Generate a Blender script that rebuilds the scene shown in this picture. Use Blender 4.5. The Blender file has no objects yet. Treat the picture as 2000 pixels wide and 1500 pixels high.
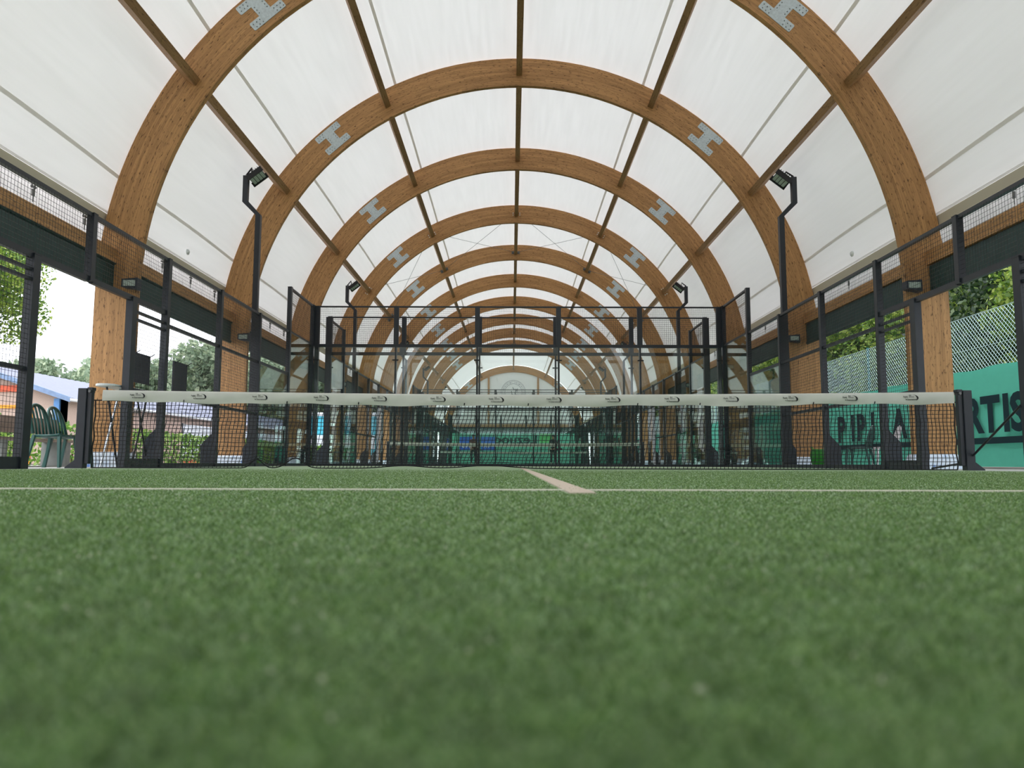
import bpy, math, random
import numpy as np
from mathutils import Vector, Matrix

S = bpy.context.scene
COL = S.collection
PI = math.pi
rnd = random.Random(7)

# ------------------------------------------------------------------ camera
cam = bpy.data.cameras.new('camera')
cam_o = bpy.data.objects.new('camera', cam)
COL.objects.link(cam_o)
CX, CY, CZ = -0.14938, -8.78142, 0.06295
PITCH, YAW, ROLL = 0.10268, 0.00026, 0.00247
fw = Vector((math.sin(YAW)*math.cos(PITCH), math.cos(YAW)*math.cos(PITCH), math.sin(PITCH)))
rt = Vector((math.cos(YAW), -math.sin(YAW), 0))
up = rt.cross(fw)
rt2 = rt*math.cos(ROLL) + up*math.sin(ROLL)
up2 = -rt*math.sin(ROLL) + up*math.cos(ROLL)
M = Matrix((rt2, up2, -fw)).transposed().to_4x4()
M.translation = (CX, CY, CZ)
cam_o.matrix_world = M
cam.sensor_width = 36.0
cam.lens = 1511.48/2000*36.0
cam.clip_start = 0.02
cam.clip_end = 400
cam.dof.use_dof = True
cam.dof.focus_distance = 8.0
cam.dof.aperture_fstop = 7.5
S.camera = cam_o

# ------------------------------------------------------------------ sky and exposure
w = bpy.data.worlds.new('overcast_sky')
S.world = w
w.use_nodes = True
bg = w.node_tree.nodes['Background']
bg.inputs[0].default_value = (0.95, 0.99, 1.06, 1)
bg.inputs[1].default_value = 2.6
sun = bpy.data.lights.new('soft_sun', 'SUN')
sun.energy = 1.0
sun.angle = math.radians(35)
sun.color = (1.0, 0.96, 0.88)
sun_o = bpy.data.objects.new('soft_sun', sun)
COL.objects.link(sun_o)
sun_o.rotation_euler = (math.radians(18), math.radians(-22), 0)
S.view_settings.view_transform = 'Standard'
S.view_settings.look = 'None'
S.view_settings.exposure = 0.0
S.view_settings.gamma = 1.0
S.view_settings.use_curve_mapping = False
S.cycles.use_denoising = True
S.cycles.max_bounces = 8
S.cycles.diffuse_bounces = 5
S.cycles.glossy_bounces = 3
S.cycles.transparent_max_bounces = 24
S.cycles.caustics_reflective = False
S.cycles.caustics_refractive = False

# ------------------------------------------------------------------ materials
def srgb(r, g, b):
    f = lambda c: ((c/255+0.055)/1.055)**2.4 if c/255 > 0.04045 else c/255/12.92
    return (f(r), f(g), f(b), 1)

def nodes(name):
    m = bpy.data.materials.new(name)
    m.use_nodes = True
    nt = m.node_tree
    return m, nt, nt.nodes['Principled BSDF']

def N(nt, t, **kw):
    n = nt.nodes.new(t)
    for k, v in kw.items():
        setattr(n, k, v)
    return n

def ramp(nt, fac, stops, interp='LINEAR'):
    r = N(nt, 'ShaderNodeValToRGB')
    r.color_ramp.interpolation = interp
    e = r.color_ramp.elements
    e[0].position, e[0].color = stops[0]
    e[1].position, e[1].color = stops[-1]
    for p, c in stops[1:-1]:
        x = e.new(p); x.color = c
    nt.links.new(fac, r.inputs[0])
    return r.outputs[0]

def shade(c, k):
    return (c[0]*k, c[1]*k, c[2]*k, 1)

def plain(name, col, rough=0.5, metal=0.0, var=0.12, scale=6.0, spec=0.5, bump=0.0):
    m, nt, b = nodes(name)
    tc = N(nt, 'ShaderNodeTexCoord')
    nz = N(nt, 'ShaderNodeTexNoise')
    nz.inputs['Scale'].default_value = scale
    nz.inputs['Detail'].default_value = 4
    nt.links.new(tc.outputs['Object'], nz.inputs['Vector'])
    c = ramp(nt, nz.outputs['Fac'], [(0.3, shade(col, 1-var)), (0.7, shade(col, 1+var))])
    nt.links.new(c, b.inputs['Base Color'])
    b.inputs['Roughness'].default_value = rough
    b.inputs['Metallic'].default_value = metal
    b.inputs['Specular IOR Level'].default_value = spec
    if bump:
        bp = N(nt, 'ShaderNodeBump')
        bp.inputs['Strength'].default_value = bump
        nt.links.new(nz.outputs['Fac'], bp.inputs['Height'])
        nt.links.new(bp.outputs[0], b.inputs['Normal'])
    return m

def wood_mat(name, light, dark, lam=0.045):
    """glued laminated timber: UV u runs along the grain, v across the laminations (metres)"""
    m, nt, b = nodes(name)
    L = nt.links.new
    uv = N(nt, 'ShaderNodeUVMap')
    sep = N(nt, 'ShaderNodeSeparateXYZ'); L(uv.outputs[0], sep.inputs[0])
    dv = N(nt, 'ShaderNodeMath', operation='DIVIDE'); L(sep.outputs[1], dv.inputs[0]); dv.inputs[1].default_value = lam
    fl = N(nt, 'ShaderNodeMath', operation='FLOOR'); L(dv.outputs[0], fl.inputs[0])
    su = N(nt, 'ShaderNodeMath', operation='MULTIPLY'); L(sep.outputs[0], su.inputs[0]); su.inputs[1].default_value = 0.4
    wn0 = N(nt, 'ShaderNodeTexWhiteNoise', noise_dimensions='1D'); L(fl.outputs[0], wn0.inputs['W'])
    ad = N(nt, 'ShaderNodeMath', operation='ADD'); L(su.outputs[0], ad.inputs[0]); L(wn0.outputs['Value'], ad.inputs[1])
    fl2 = N(nt, 'ShaderNodeMath', operation='FLOOR'); L(ad.outputs[0], fl2.inputs[0])
    cb = N(nt, 'ShaderNodeCombineXYZ'); L(fl.outputs[0], cb.inputs[0]); L(fl2.outputs[0], cb.inputs[1])
    wn = N(nt, 'ShaderNodeTexWhiteNoise', noise_dimensions='2D'); L(cb.outputs[0], wn.inputs['Vector'])
    # grain
    mp = N(nt, 'ShaderNodeMapping'); L(uv.outputs[0], mp.inputs[0]); mp.inputs['Scale'].default_value = (1.6, 45, 1)
    gz = N(nt, 'ShaderNodeTexNoise'); L(mp.outputs[0], gz.inputs['Vector']); gz.inputs['Scale'].default_value = 1.0; gz.inputs['Detail'].default_value = 5
    # knots and dark flecks
    mp2 = N(nt, 'ShaderNodeMapping'); L(uv.outputs[0], mp2.inputs[0]); mp2.inputs['Scale'].default_value = (10.0, 38, 1)
    vz = N(nt, 'ShaderNodeTexNoise'); L(mp2.outputs[0], vz.inputs['Vector']); vz.inputs['Scale'].default_value = 1.0; vz.inputs['Detail'].default_value = 3; vz.inputs['Roughness'].default_value = 0.65
    kn = N(nt, 'ShaderNodeMapRange'); L(vz.outputs['Fac'], kn.inputs[0])
    kn.inputs[1].default_value = 0.565; kn.inputs[2].default_value = 0.68; kn.inputs[3].default_value = 0; kn.inputs[4].default_value = 0.9
    mid = tuple((light[i]*0.6+dark[i]*0.4) for i in range(3))+(1,)
    c1 = ramp(nt, gz.outputs['Fac'], [(0.3, mid), (0.7, light)])
    mx = N(nt, 'ShaderNodeMix', data_type='RGBA', blend_type='MULTIPLY'); mx.inputs[0].default_value = 1
    tone = ramp(nt, wn.outputs['Value'], [(0, (0.84, 0.82, 0.78, 1)), (1, (1.12, 1.12, 1.1, 1))])
    L(c1, mx.inputs[6]); L(tone, mx.inputs[7])
    mk = N(nt, 'ShaderNodeMix', data_type='RGBA'); L(kn.outputs[0], mk.inputs[0]); L(mx.outputs[2], mk.inputs[6]); mk.inputs[7].default_value = dark
    L(mk.outputs[2], b.inputs['Base Color'])
    b.inputs['Roughness'].default_value = 0.55
    b.inputs['Specular IOR Level'].default_value = 0.3
    return m

def sheet_mat(name, col, trans, tcol=None, streak=False, rough=0.5):
    """thin fabric: part reflects, part lets light through"""
    m, nt, b = nodes(name)
    L = nt.links.new
    nt.nodes.remove(b)
    out = nt.nodes['Material Output']
    d = N(nt, 'ShaderNodeBsdfDiffuse'); t = N(nt, 'ShaderNodeBsdfTranslucent')
    d.inputs[0].default_value = col; t.inputs[0].default_value = tcol or col
    mx = N(nt, 'ShaderNodeMixShader'); mx.inputs[0].default_value = trans
    L(d.outputs[0], mx.inputs[1]); L(t.outputs[0], mx.inputs[2]); L(mx.outputs[0], out.inputs[0])
    tc = N(nt, 'ShaderNodeTexCoord')
    mp = N(nt, 'ShaderNodeMapping'); L(tc.outputs['UV' if streak else 'Object'], mp.inputs[0])
    nz = N(nt, 'ShaderNodeTexNoise'); nz.inputs['Detail'].default_value = 3
    L(mp.outputs[0], nz.inputs['Vector'])
    if streak:
        mp.inputs['Scale'].default_value = (11.0, 0.6, 1); nz.inputs['Scale'].default_value = 1.0
        stops = [(0.35, shade(tcol or col, 0.92)), (0.65, shade(tcol or col, 1.0))]
    else:
        nz.inputs['Scale'].default_value = 4.0
        stops = [(0.3, shade(tcol or col, 0.88)), (0.7, shade(tcol or col, 1.0))]
    L(ramp(nt, nz.outputs['Fac'], stops), t.inputs[0])
    return m

def glass_mat():
    m, nt, b = nodes('toughened_glass')
    L = nt.links.new
    nt.nodes.remove(b)
    out = nt.nodes['Material Output']
    tr = N(nt, 'ShaderNodeBsdfTransparent'); tr.inputs[0].default_value = (0.955, 0.982, 0.972, 1)
    gl = N(nt, 'ShaderNodeBsdfGlossy'); gl.inputs['Roughness'].default_value = 0.0; gl.inputs[0].default_value = (0.95, 1, 0.98, 1)
    tc = N(nt, 'ShaderNodeTexCoord'); nz = N(nt, 'ShaderNodeTexNoise'); nz.inputs['Scale'].default_value = 0.7
    L(tc.outputs['Object'], nz.inputs['Vector'])
    bp = N(nt, 'ShaderNodeBump'); bp.inputs['Strength'].default_value = 0.01; L(nz.outputs['Fac'], bp.inputs['Height']); L(bp.outputs[0], gl.inputs['Normal'])
    fr = N(nt, 'ShaderNodeLayerWeight'); fr.inputs['Blend'].default_value = 0.32
    mr = N(nt, 'ShaderNodeMath', operation='MULTIPLY'); L(fr.outputs['Fresnel'], mr.inputs[0]); mr.inputs[1].default_value = 0.85
    mx = N(nt, 'ShaderNodeMixShader'); L(mr.outputs[0], mx.inputs[0])
    L(tr.outputs[0], mx.inputs[1]); L(gl.outputs[0], mx.inputs[2]); L(mx.outputs[0], out.inputs[0])
    return m

def leaf_mat(name, a, b_, c, mottle=0.0):
    m, nt, b = nodes(name)
    L = nt.links.new
    nt.nodes.remove(b)
    out = nt.nodes['Material Output']
    g = N(nt, 'ShaderNodeNewGeometry')
    cc = ramp(nt, g.outputs['Random Per Island'], [(0, a), (0.5, b_), (1, c)])
    if mottle:
        tc = N(nt, 'ShaderNodeTexCoord'); nz = N(nt, 'ShaderNodeTexNoise'); nz.inputs['Scale'].default_value = 42; nz.inputs['Detail'].default_value = 5; nz.inputs['Roughness'].default_value = 0.65
        L(tc.outputs['Object'], nz.inputs['Vector'])
        mm = N(nt, 'ShaderNodeMix', data_type='RGBA', blend_type='MULTIPLY'); mm.inputs[0].default_value = 1
        L(cc, mm.inputs[6]); L(ramp(nt, nz.outputs['Fac'], [(0.32, (1-mottle, 1-mottle, 1-mottle, 1)), (0.68, (1+mottle*0.5,)*3+(1,))]), mm.inputs[7]); cc = mm.outputs[2]
    d = N(nt, 'ShaderNodeBsdfDiffuse'); t = N(nt, 'ShaderNodeBsdfTranslucent')
    L(cc, d.inputs[0]); L(cc, t.inputs[0])
    gl = N(nt, 'ShaderNodeBsdfGlossy'); gl.inputs['Roughness'].default_value = 0.45; gl.inputs[0].default_value = (0.5, 0.5, 0.5, 1)
    mx = N(nt, 'ShaderNodeMixShader'); mx.inputs[0].default_value = 0.35
    L(d.outputs[0], mx.inputs[1]); L(t.outputs[0], mx.inputs[2])
    m2 = N(nt, 'ShaderNodeMixShader'); m2.inputs[0].default_value = 0.13 if mottle else 0.08
    L(mx.outputs[0], m2.inputs[1]); L(gl.outputs[0], m2.inputs[2]); L(m2.outputs[0], out.inputs[0])
    return m

def turf_mat():
    m, nt, b = nodes('artificial_turf')
    L = nt.links.new
    tc = N(nt, 'ShaderNodeTexCoord')
    n1 = N(nt, 'ShaderNodeTexNoise'); n1.inputs['Scale'].default_value = 220; n1.inputs['Detail'].default_value = 3
    n2 = N(nt, 'ShaderNodeTexNoise'); n2.inputs['Scale'].default_value = 7; n2.inputs['Detail'].default_value = 4
    n3 = N(nt, 'ShaderNodeTexNoise'); n3.inputs['Scale'].default_value = 420; n3.inputs['Detail'].default_value = 1
    for n in (n1, n2, n3): L(tc.outputs['Object'], n.inputs['Vector'])
    c1 = ramp(nt, n1.outputs['Fac'], [(0.3, TURF_D), (0.7, TURF_L)])
    c2 = ramp(nt, n2.outputs['Fac'], [(0.25, (0.82, 0.84, 0.8, 1)), (0.75, (1.12, 1.1, 1.1, 1))])
    mx = N(nt, 'ShaderNodeMix', data_type='RGBA', blend_type='MULTIPLY'); mx.inputs[0].default_value = 1
    L(c1, mx.inputs[6]); L(c2, mx.inputs[7])
    sp = N(nt, 'ShaderNodeMapRange'); L(n3.outputs['Fac'], sp.inputs[0]); sp.inputs[1].default_value = 0.76; sp.inputs[2].default_value = 0.80; sp.inputs[4].default_value = 0.4
    ms = N(nt, 'ShaderNodeMix', data_type='RGBA'); L(sp.outputs[0], ms.inputs[0]); L(mx.outputs[2], ms.inputs[6]); ms.inputs[7].default_value = srgb(190, 195, 170)
    L(ms.outputs[2], b.inputs['Base Color'])
    b.inputs['Roughness'].default_value = 0.75
    b.inputs['Specular IOR Level'].default_value = 0.35
    b.inputs['Sheen Weight'].default_value = 0.65; b.inputs['Sheen Roughness'].default_value = 0.45; b.inputs['Sheen Tint'].default_value = (0.85, 1.0, 0.75, 1)
    bp = N(nt, 'ShaderNodeBump'); bp.inputs['Strength'].default_value = 0.6; bp.inputs['Distance'].default_value = 0.004
    L(n1.outputs['Fac'], bp.inputs['Height']); L(bp.outputs[0], b.inputs['Normal'])
    return m

TURF_D = srgb(62, 98, 44)
TURF_L = srgb(124, 158, 88)
m_turf = turf_mat()
m_blade = leaf_mat('turf_fibre', srgb(78, 118, 48), srgb(110, 150, 70), srgb(160, 188, 114), 0.45)
m_wood = wood_mat('glulam_timber', srgb(194, 147, 97), srgb(72, 44, 24))
m_purlin = wood_mat('purlin_timber', srgb(168, 130, 92), srgb(84, 58, 36), 0.2)
m_membrane = sheet_mat('white_roof_membrane', (0.90, 0.88, 0.86, 1), 0.272, streak=True)
m_seam = sheet_mat('membrane_seam', (0.86, 0.83, 0.79, 1), 0.235)
m_flap = sheet_mat('white_outer_flap', (0.9, 0.88, 0.88, 1), 0.6)
m_hem = sheet_mat('membrane_hem', srgb(205, 198, 180), 0.12)
m_steel = plain('powder_coated_steel', srgb(38, 43, 51), 0.42, 0.0, 0.1, 9, 0.5)
m_wire = plain('welded_wire', srgb(36, 38, 40), 0.5, 0.0, 0.05)
m_gusset = plain('dark_base_plate', srgb(38, 46, 58), 0.5)
m_galv = plain('galvanised_plate', srgb(190, 200, 203), 0.45, 0.25, 0.12, 24)
m_bolt = plain('bolt_head', srgb(120, 128, 130), 0.4, 0.6)
m_capw = plain('white_bolt_cap', srgb(236, 232, 222), 0.5)
m_brk = plain('bracket_steel', srgb(110, 112, 112), 0.4, 0.5)
m_glass = glass_mat()
m_net = plain('black_net_cord', srgb(16, 18, 22), 0.7, 0, 0.1, 30)
m_band = plain('white_net_tape', srgb(214, 214, 206), 0.7, 0, 0.05, 5, 0.2)
m_ink = plain('black_print', srgb(22, 22, 26), 0.7, 0, 0.05)
m_white = plain('white_line_turf', srgb(226, 220, 206), 0.9, 0, 0.06, 160, 0.1)
m_tape = plain('pale_tape_turf', srgb(212, 196, 180), 0.9, 0, 0.08, 160, 0.1)
m_curtain = plain('dark_green_curtain', srgb(32, 62, 60), 0.55, 0, 0.15, 3)
m_wrap = None
m_concrete = plain('pale_concrete', srgb(176, 176, 172), 0.9, 0, 0.1, 3, 0.2)
m_ground = plain('gravel_ground', srgb(150, 148, 138), 0.95, 0, 0.2, 2, 0.1)
m_lampglass = plain('led_lens', srgb(176, 190, 182), 0.25, 0, 0.04)
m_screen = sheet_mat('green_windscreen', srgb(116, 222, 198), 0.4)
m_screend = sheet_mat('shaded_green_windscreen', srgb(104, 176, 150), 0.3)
m_skyblock = sheet_mat('grey_green_sky_blocker', srgb(84, 118, 112), 0.2)  # for the added sky-blocking screen behind the viewpoint
m_print = sheet_mat('dark_banner_print', srgb(44, 62, 66), 0.1)
m_chain = plain('green_chain_link_wire', srgb(176, 204, 204), 0.4, 0.2, 0.1)
m_fpost = plain('teal_fence_post', srgb(30, 120, 130), 0.5)
m_chair = plain('green_plastic', srgb(40, 84, 78), 0.38, 0, 0.06)
m_chairw = plain('white_plastic', srgb(226, 218, 222), 0.4, 0, 0.05)
m_trunk = plain('bark', srgb(92, 78, 62), 0.9, 0, 0.25, 8, 0.2, 0.4)
m_leafR = leaf_mat('bank_leaves', srgb(66, 104, 40), srgb(124, 158, 62), srgb(190, 204, 96))
m_leafD = leaf_mat('dark_leaves', srgb(36, 60, 42), srgb(60, 86, 52), srgb(96, 118, 60))
m_leafF = leaf_mat('haze_tinted_leaves', srgb(120, 142, 116), srgb(150, 170, 140), srgb(182, 194, 160))  # distance haze is mixed into these pale leaf colours
m_hedge = leaf_mat('hedge_leaves', srgb(58, 96, 36), srgb(112, 158, 58), srgb(176, 206, 104))
m_render = plain('pebbledash_wall', srgb(196, 172, 160), 0.95, 0, 0.15, 30, 0.1)
m_roofm = plain('lilac_grey_roof_sheet', srgb(118, 122, 148), 0.5, 0, 0.06, 4)
m_fascia = plain('blue_grey_fascia', srgb(126, 148, 184), 0.5)
m_pipe = plain('blue_downpipe', srgb(96, 146, 206), 0.5)
m_gutter = plain('white_gutter', srgb(232, 234, 240), 0.5)
m_orange = plain('orange_paint', srgb(244, 160, 40), 0.5)
m_red = plain('orange_red_paint', srgb(226, 96, 60), 0.5)
m_hoard = plain('white_hoarding', srgb(226, 226, 238), 0.6)
m_turq = plain('turquoise_panel', srgb(70, 186, 214), 0.5)
m_bench = plain('weathered_bench_wood', srgb(150, 134, 124), 0.8, 0, 0.2, 10)
m_benchleg = plain('concrete_bench_leg', srgb(150, 152, 150), 0.9)
m_tabtop = plain('white_table_top', srgb(222, 228, 228), 0.4, 0, 0.04)
m_chrome = plain('silver_tube', srgb(190, 194, 200), 0.25, 0.8, 0.05)
m_black = plain('black_tube', srgb(26, 27, 30), 0.5)
m_board = plain('dark_board', srgb(70, 70, 82), 0.6)
m_lime = plain('bright_green_plastic', srgb(28, 140, 24), 0.45)
m_bluep = plain('blue_plastic', srgb(30, 80, 150), 0.45)
m_paper = plain('white_paper', srgb(238, 234, 230), 0.7, 0, 0.06, 20)
m_bluesign = plain('blue_sign', srgb(60, 110, 220), 0.5)
m_limesign = plain('lime_sign', srgb(110, 220, 120), 0.5)
m_skin = plain('skin', srgb(206, 160, 134), 0.6)
m_maroon = plain('maroon_cloth', srgb(120, 40, 44), 0.8)
m_navy = plain('dark_cloth', srgb(36, 38, 50), 0.8)
m_hair = plain('dark_hair', srgb(50, 36, 28), 0.7)
m_emblem = sheet_mat('grey_emblem_print', srgb(150, 156, 160), 0.25)

def wrap_mat():
    m, nt, b = nodes('white_wrap_with_blue_marks')
    L = nt.links.new
    tc = N(nt, 'ShaderNodeTexCoord')
    v = N(nt, 'ShaderNodeTexVoronoi'); v.inputs['Scale'].default_value = 9
    L(tc.outputs['Object'], v.inputs['Vector'])
    c = ramp(nt, v.outputs['Distance'], [(0.15, srgb(110, 150, 220)), (0.32, srgb(214, 228, 246)), (1, srgb(232, 238, 248))])
    L(c, b.inputs['Base Color']); b.inputs['Roughness'].default_value = 0.6
    return m
m_wrap = wrap_mat()

# ------------------------------------------------------------------ mesh helpers
class MB:
    def __init__(s):
        s.v = []; s.f = []; s.uv = {}
    def add(s, vs, fs):
        n = len(s.v); s.v += [tuple(p) for p in vs]; s.f += [tuple(i+n for i in q) for q in fs]
        return s
    def box(s, c, d, rot=None):
        hx, hy, hz = d[0]/2, d[1]/2, d[2]/2
        P = [Vector((x, y, z)) for x in (-hx, hx) for y in (-hy, hy) for z in (-hz, hz)]
        if rot is not None: P = [rot @ p for p in P]
        c = Vector(c)
        return s.add([p+c for p in P], [(0, 1, 3, 2), (4, 6, 7, 5), (0, 4, 5, 1), (2, 3, 7, 6), (0, 2, 6, 4), (1, 5, 7, 3)])
    def bb(s, x0, x1, y0, y1, z0, z1):
        return s.box(((x0+x1)/2, (y0+y1)/2, (z0+z1)/2), (abs(x1-x0), abs(y1-y0), abs(z1-z0)))
    def tube(s, pts, r, n=6, cap=True, sq=None):
        pts = [Vector(p) for p in pts]
        rs = r if isinstance(r, (list, tuple)) else [r]*len(pts)
        rings = []
        ref = None
        for i, p in enumerate(pts):
            d = (pts[min(i+1, len(pts)-1)]-pts[max(i-1, 0)]).normalized()
            a = Vector((0, 1, 0)) if abs(d.y) < 0.9 else Vector((1, 0, 0))
            if ref is not None: a = ref
            u = (a-d*a.dot(d)).normalized(); ref = u
            q = d.cross(u)
            off = PI/n if sq is None else PI/4
            rings.append([p+(u*math.cos(2*PI*k/n+off)+q*math.sin(2*PI*k/n+off))*rs[i] for k in range(n)])
        vs = [x for rg in rings for x in rg]; fs = []
        for i in range(len(pts)-1):
            for k in range(n):
                fs.append((i*n+k, i*n+(k+1) % n, (i+1)*n+(k+1) % n, (i+1)*n+k))
        if cap:
            fs.append(tuple(range(n))[::-1]); fs.append(tuple((len(pts)-1)*n+k for k in range(n)))
        return s.add(vs, fs)
    def sqtube(s, pts, a):
        return s.tube(pts, a*0.7071, 4, True, True)
    def prism(s, poly, axis, t0, t1):
        """poly in the plane across the axis ('x': (y,z), 'y': (x,z), 'z': (x,y)), extruded from t0 to t1"""
        mk = {'x': lambda a, b, t: (t, a, b), 'y': lambda a, b, t: (a, t, b), 'z': lambda a, b, t: (a, b, t)}[axis]
        n = len(poly)
        vs = [mk(a, b, t0) for a, b in poly]+[mk(a, b, t1) for a, b in poly]
        fs = [tuple(range(n))[::-1], tuple(range(n, 2*n))]+[(i, (i+1) % n, n+(i+1) % n, n+i) for i in range(n)]
        return s.add(vs, fs)
    def lathe(s, prof, c, n=20):
        c = Vector(c)
        vs = [c+Vector((r*math.cos(2*PI*k/n), r*math.sin(2*PI*k/n), z)) for r, z in prof for k in range(n)]
        fs = [(i*n+k, i*n+(k+1) % n, (i+1)*n+(k+1) % n, (i+1)*n+k) for i in range(len(prof)-1) for k in range(n)]
        fs += [tuple(range(n))[::-1], tuple((len(prof)-1)*n+k for k in range(n))]
        return s.add(vs, fs)
    def data(s, name, mat):
        me = bpy.data.meshes.new(name)
        me.from_pydata(s.v, [], s.f); me.update()
        import bmesh
        bm = bmesh.new(); bm.from_mesh(me); bmesh.ops.recalc_face_normals(bm, faces=bm.faces); bm.to_mesh(me); bm.free()
        me.materials.append(mat)
        return me
    def build(s, name, mat, parent=None, loc=None, smooth=False, bevel=0.0):
        return place(name, s.data(name, mat), parent, loc, None, smooth, bevel)

def place(name, me, parent=None, loc=None, rot=None, smooth=False, bevel=0.0):
    o = bpy.data.objects.new(name, me)
    COL.objects.link(o)
    if parent is not None: o.parent = parent
    if loc is not None: o.location = loc
    if rot is not None: o.rotation_euler = rot
    if smooth:
        for p in me.polygons: p.use_smooth = True
    if bevel:
        b = o.modifiers.new('bevel', 'BEVEL'); b.width = bevel; b.segments = 2; b.limit_method = 'ANGLE'
    return o

def np_mesh(name, verts, nper, mat):
    """verts: (n, nper, 3): one separate polygon each"""
    n = verts.shape[0]
    me = bpy.data.meshes.new(name)
    me.vertices.add(n*nper); me.vertices.foreach_set('co', verts.astype(np.float32).ravel())
    me.loops.add(n*nper); me.loops.foreach_set('vertex_index', np.arange(n*nper, dtype=np.int32))
    me.polygons.add(n); me.polygons.foreach_set('loop_start', np.arange(0, n*nper, nper, dtype=np.int32))
    me.polygons.foreach_set('loop_total', np.full(n, nper, dtype=np.int32))
    me.update(calc_edges=True); me.validate()
    me.materials.append(mat)
    return me

def tag(o, label=None, cat=None, group=None, kind=None):
    if label: o['label'] = label
    if cat: o['category'] = cat
    if group: o['group'] = group
    if kind: o['kind'] = kind
    return o

def thing(name, label, cat, loc=(0, 0, 0), rz=0, group=None):
    o = bpy.data.objects.new(name, None); COL.objects.link(o)
    o.empty_display_size = 0.2
    o.location = loc; o.rotation_euler = (0, 0, rz)
    return tag(o, label, cat, group)

KIDS = {}
def copy_tree(o, label=None, loc=None, rz=None, parent=None):
    c = o.copy(); COL.objects.link(c)
    if parent is not None: c.parent = parent
    if label: c['label'] = label
    if loc is not None: c.location = loc
    if rz is not None: c.rotation_euler = (0, 0, rz)
    for ch in list(o.children): copy_tree(ch, parent=c)
    return c

def wires(name, segs, r, mat):
    """segs: array (n,2,3); every wire a three-sided thin rod, all in one mesh"""
    A = segs[:, 0]; B = segs[:, 1]
    d = B-A; d = d/np.linalg.norm(d, axis=1)[:, None]
    ref = np.where(np.abs(d[:, 1:2]) < 0.9, np.array([[0, 1., 0]]), np.array([[1., 0, 0]]))
    u = np.cross(d, ref); u /= np.linalg.norm(u, axis=1)[:, None]
    q = np.cross(d, u)
    off = [u*math.cos(a)*r+q*math.sin(a)*r for a in (0, 2*PI/3, 4*PI/3)]
    quads = []
    for k in range(3):
        quads.append(np.stack([A+off[k], A+off[(k+1) % 3], B+off[(k+1) % 3], B+off[k]], 1))
    return np_mesh(name, np.concatenate(quads), 4, mat)

MESHCACHE = {}
def weld_mesh(wd, ht, pitch=0.05):
    """welded wire mesh in the local XZ plane, corner at the origin"""
    key = (round(wd, 3), round(ht, 3))
    if key not in MESHCACHE:
        nx = max(1, round(wd/pitch)); nz = max(1, round(ht/pitch))
        sg = [[(wd*i/nx, 0, 0), (wd*i/nx, 0, ht)] for i in range(nx+1)]
        sg += [[(0, 0.004, ht*j/nz), (wd, 0.004, ht*j/nz)] for j in range(nz+1)]
        MESHCACHE[key] = wires('wire_mesh', np.array(sg, float), 0.0024, m_wire)
    return MESHCACHE[key]

def text_mesh(body, size, mat, bold=0.0, spacing=1.0):
    cu = bpy.data.curves.new('lettering', 'FONT')
    cu.body = body; cu.size = size; cu.offset = bold; cu.space_character = spacing
    cu.extrude = 0.001
    cu.resolution_u = 3
    o = bpy.data.objects.new('lettering', cu); COL.objects.link(o)
    bpy.context.view_layer.update()
    dg = bpy.context.evaluated_depsgraph_get()
    me = bpy.data.meshes.new_from_object(o.evaluated_get(dg))
    bpy.data.objects.remove(o); bpy.data.curves.remove(cu)
    me.materials.clear(); me.materials.append(mat)
    return me

def me_verts(me):
    a = np.empty(len(me.vertices)*3, np.float32); me.vertices.foreach_get('co', a)
    return a.reshape(-1, 3), [tuple(p.vertices) for p in me.polygons]

# ------------------------------------------------------------------ ground and courts
SP = 5.0
FS = 10/9
def YK(k): return SP*(k+1.335)+CY
Y0, Y1 = -12.2, YK(13)+0.16
ZC, RO, RI, TH = 2.637, 6.556, 5.911, 0.105
ORD = ['overhead', 'nearest', 'second', 'third', 'fourth', 'fifth', 'sixth', 'seventh', 'eighth', 'ninth', 'tenth', 'eleventh', 'twelfth', 'last']

g = MB().add([(-160, -60, -0.03), (160, -60, -0.03), (160, 240, -0.03), (-160, 240, -0.03)], [(0, 1, 2, 3)])
tag(g.build('ground', m_ground), kind='structure')
g = MB().bb(-7.3, 7.3, Y0-1, Y1+1.5, -0.028, -0.004)
tag(g.build('floor_slab', m_concrete), kind='structure')
COURTS = [0.0, 21.5, 43.0]
for i, yc in enumerate(COURTS):
    g = MB().bb(-4.98, 4.98, yc-10, yc+10, -0.02, 0.0)
    tag(g.build('floor' if i == 0 else 'floor_%d' % (i+1), m_turf), kind='structure')

for i, yc in enumerate(COURTS):
    for q, nm in ((-1, 'near'), (1, 'far')):
        o = MB().bb(-4.95, 4.95, yc+q*6.95-0.025, yc+q*6.95+0.025, -0.001, 0.0032).build('service_line', m_white)
        lb = 'white service line on the %s side of the %s court net' % (nm, ['near', 'second', 'farthest'][i])
        if i == 0: lb = ['white service line across the turf before the near net', 'white service line beyond the near net before its glass wall'][q > 0]
        tag(o, lb, 'court line')
    b = MB().bb(-0.027, 0.027, yc-7.15, yc+7.15, -0.001, 0.0036)
    o = b.build('centre_line', m_tape)
    tag(o, ['pale centre line running from service line to the near net', 'pale centre line on the second court behind glass', 'pale centre line on the farthest court'][i], 'court line', None)

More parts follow.
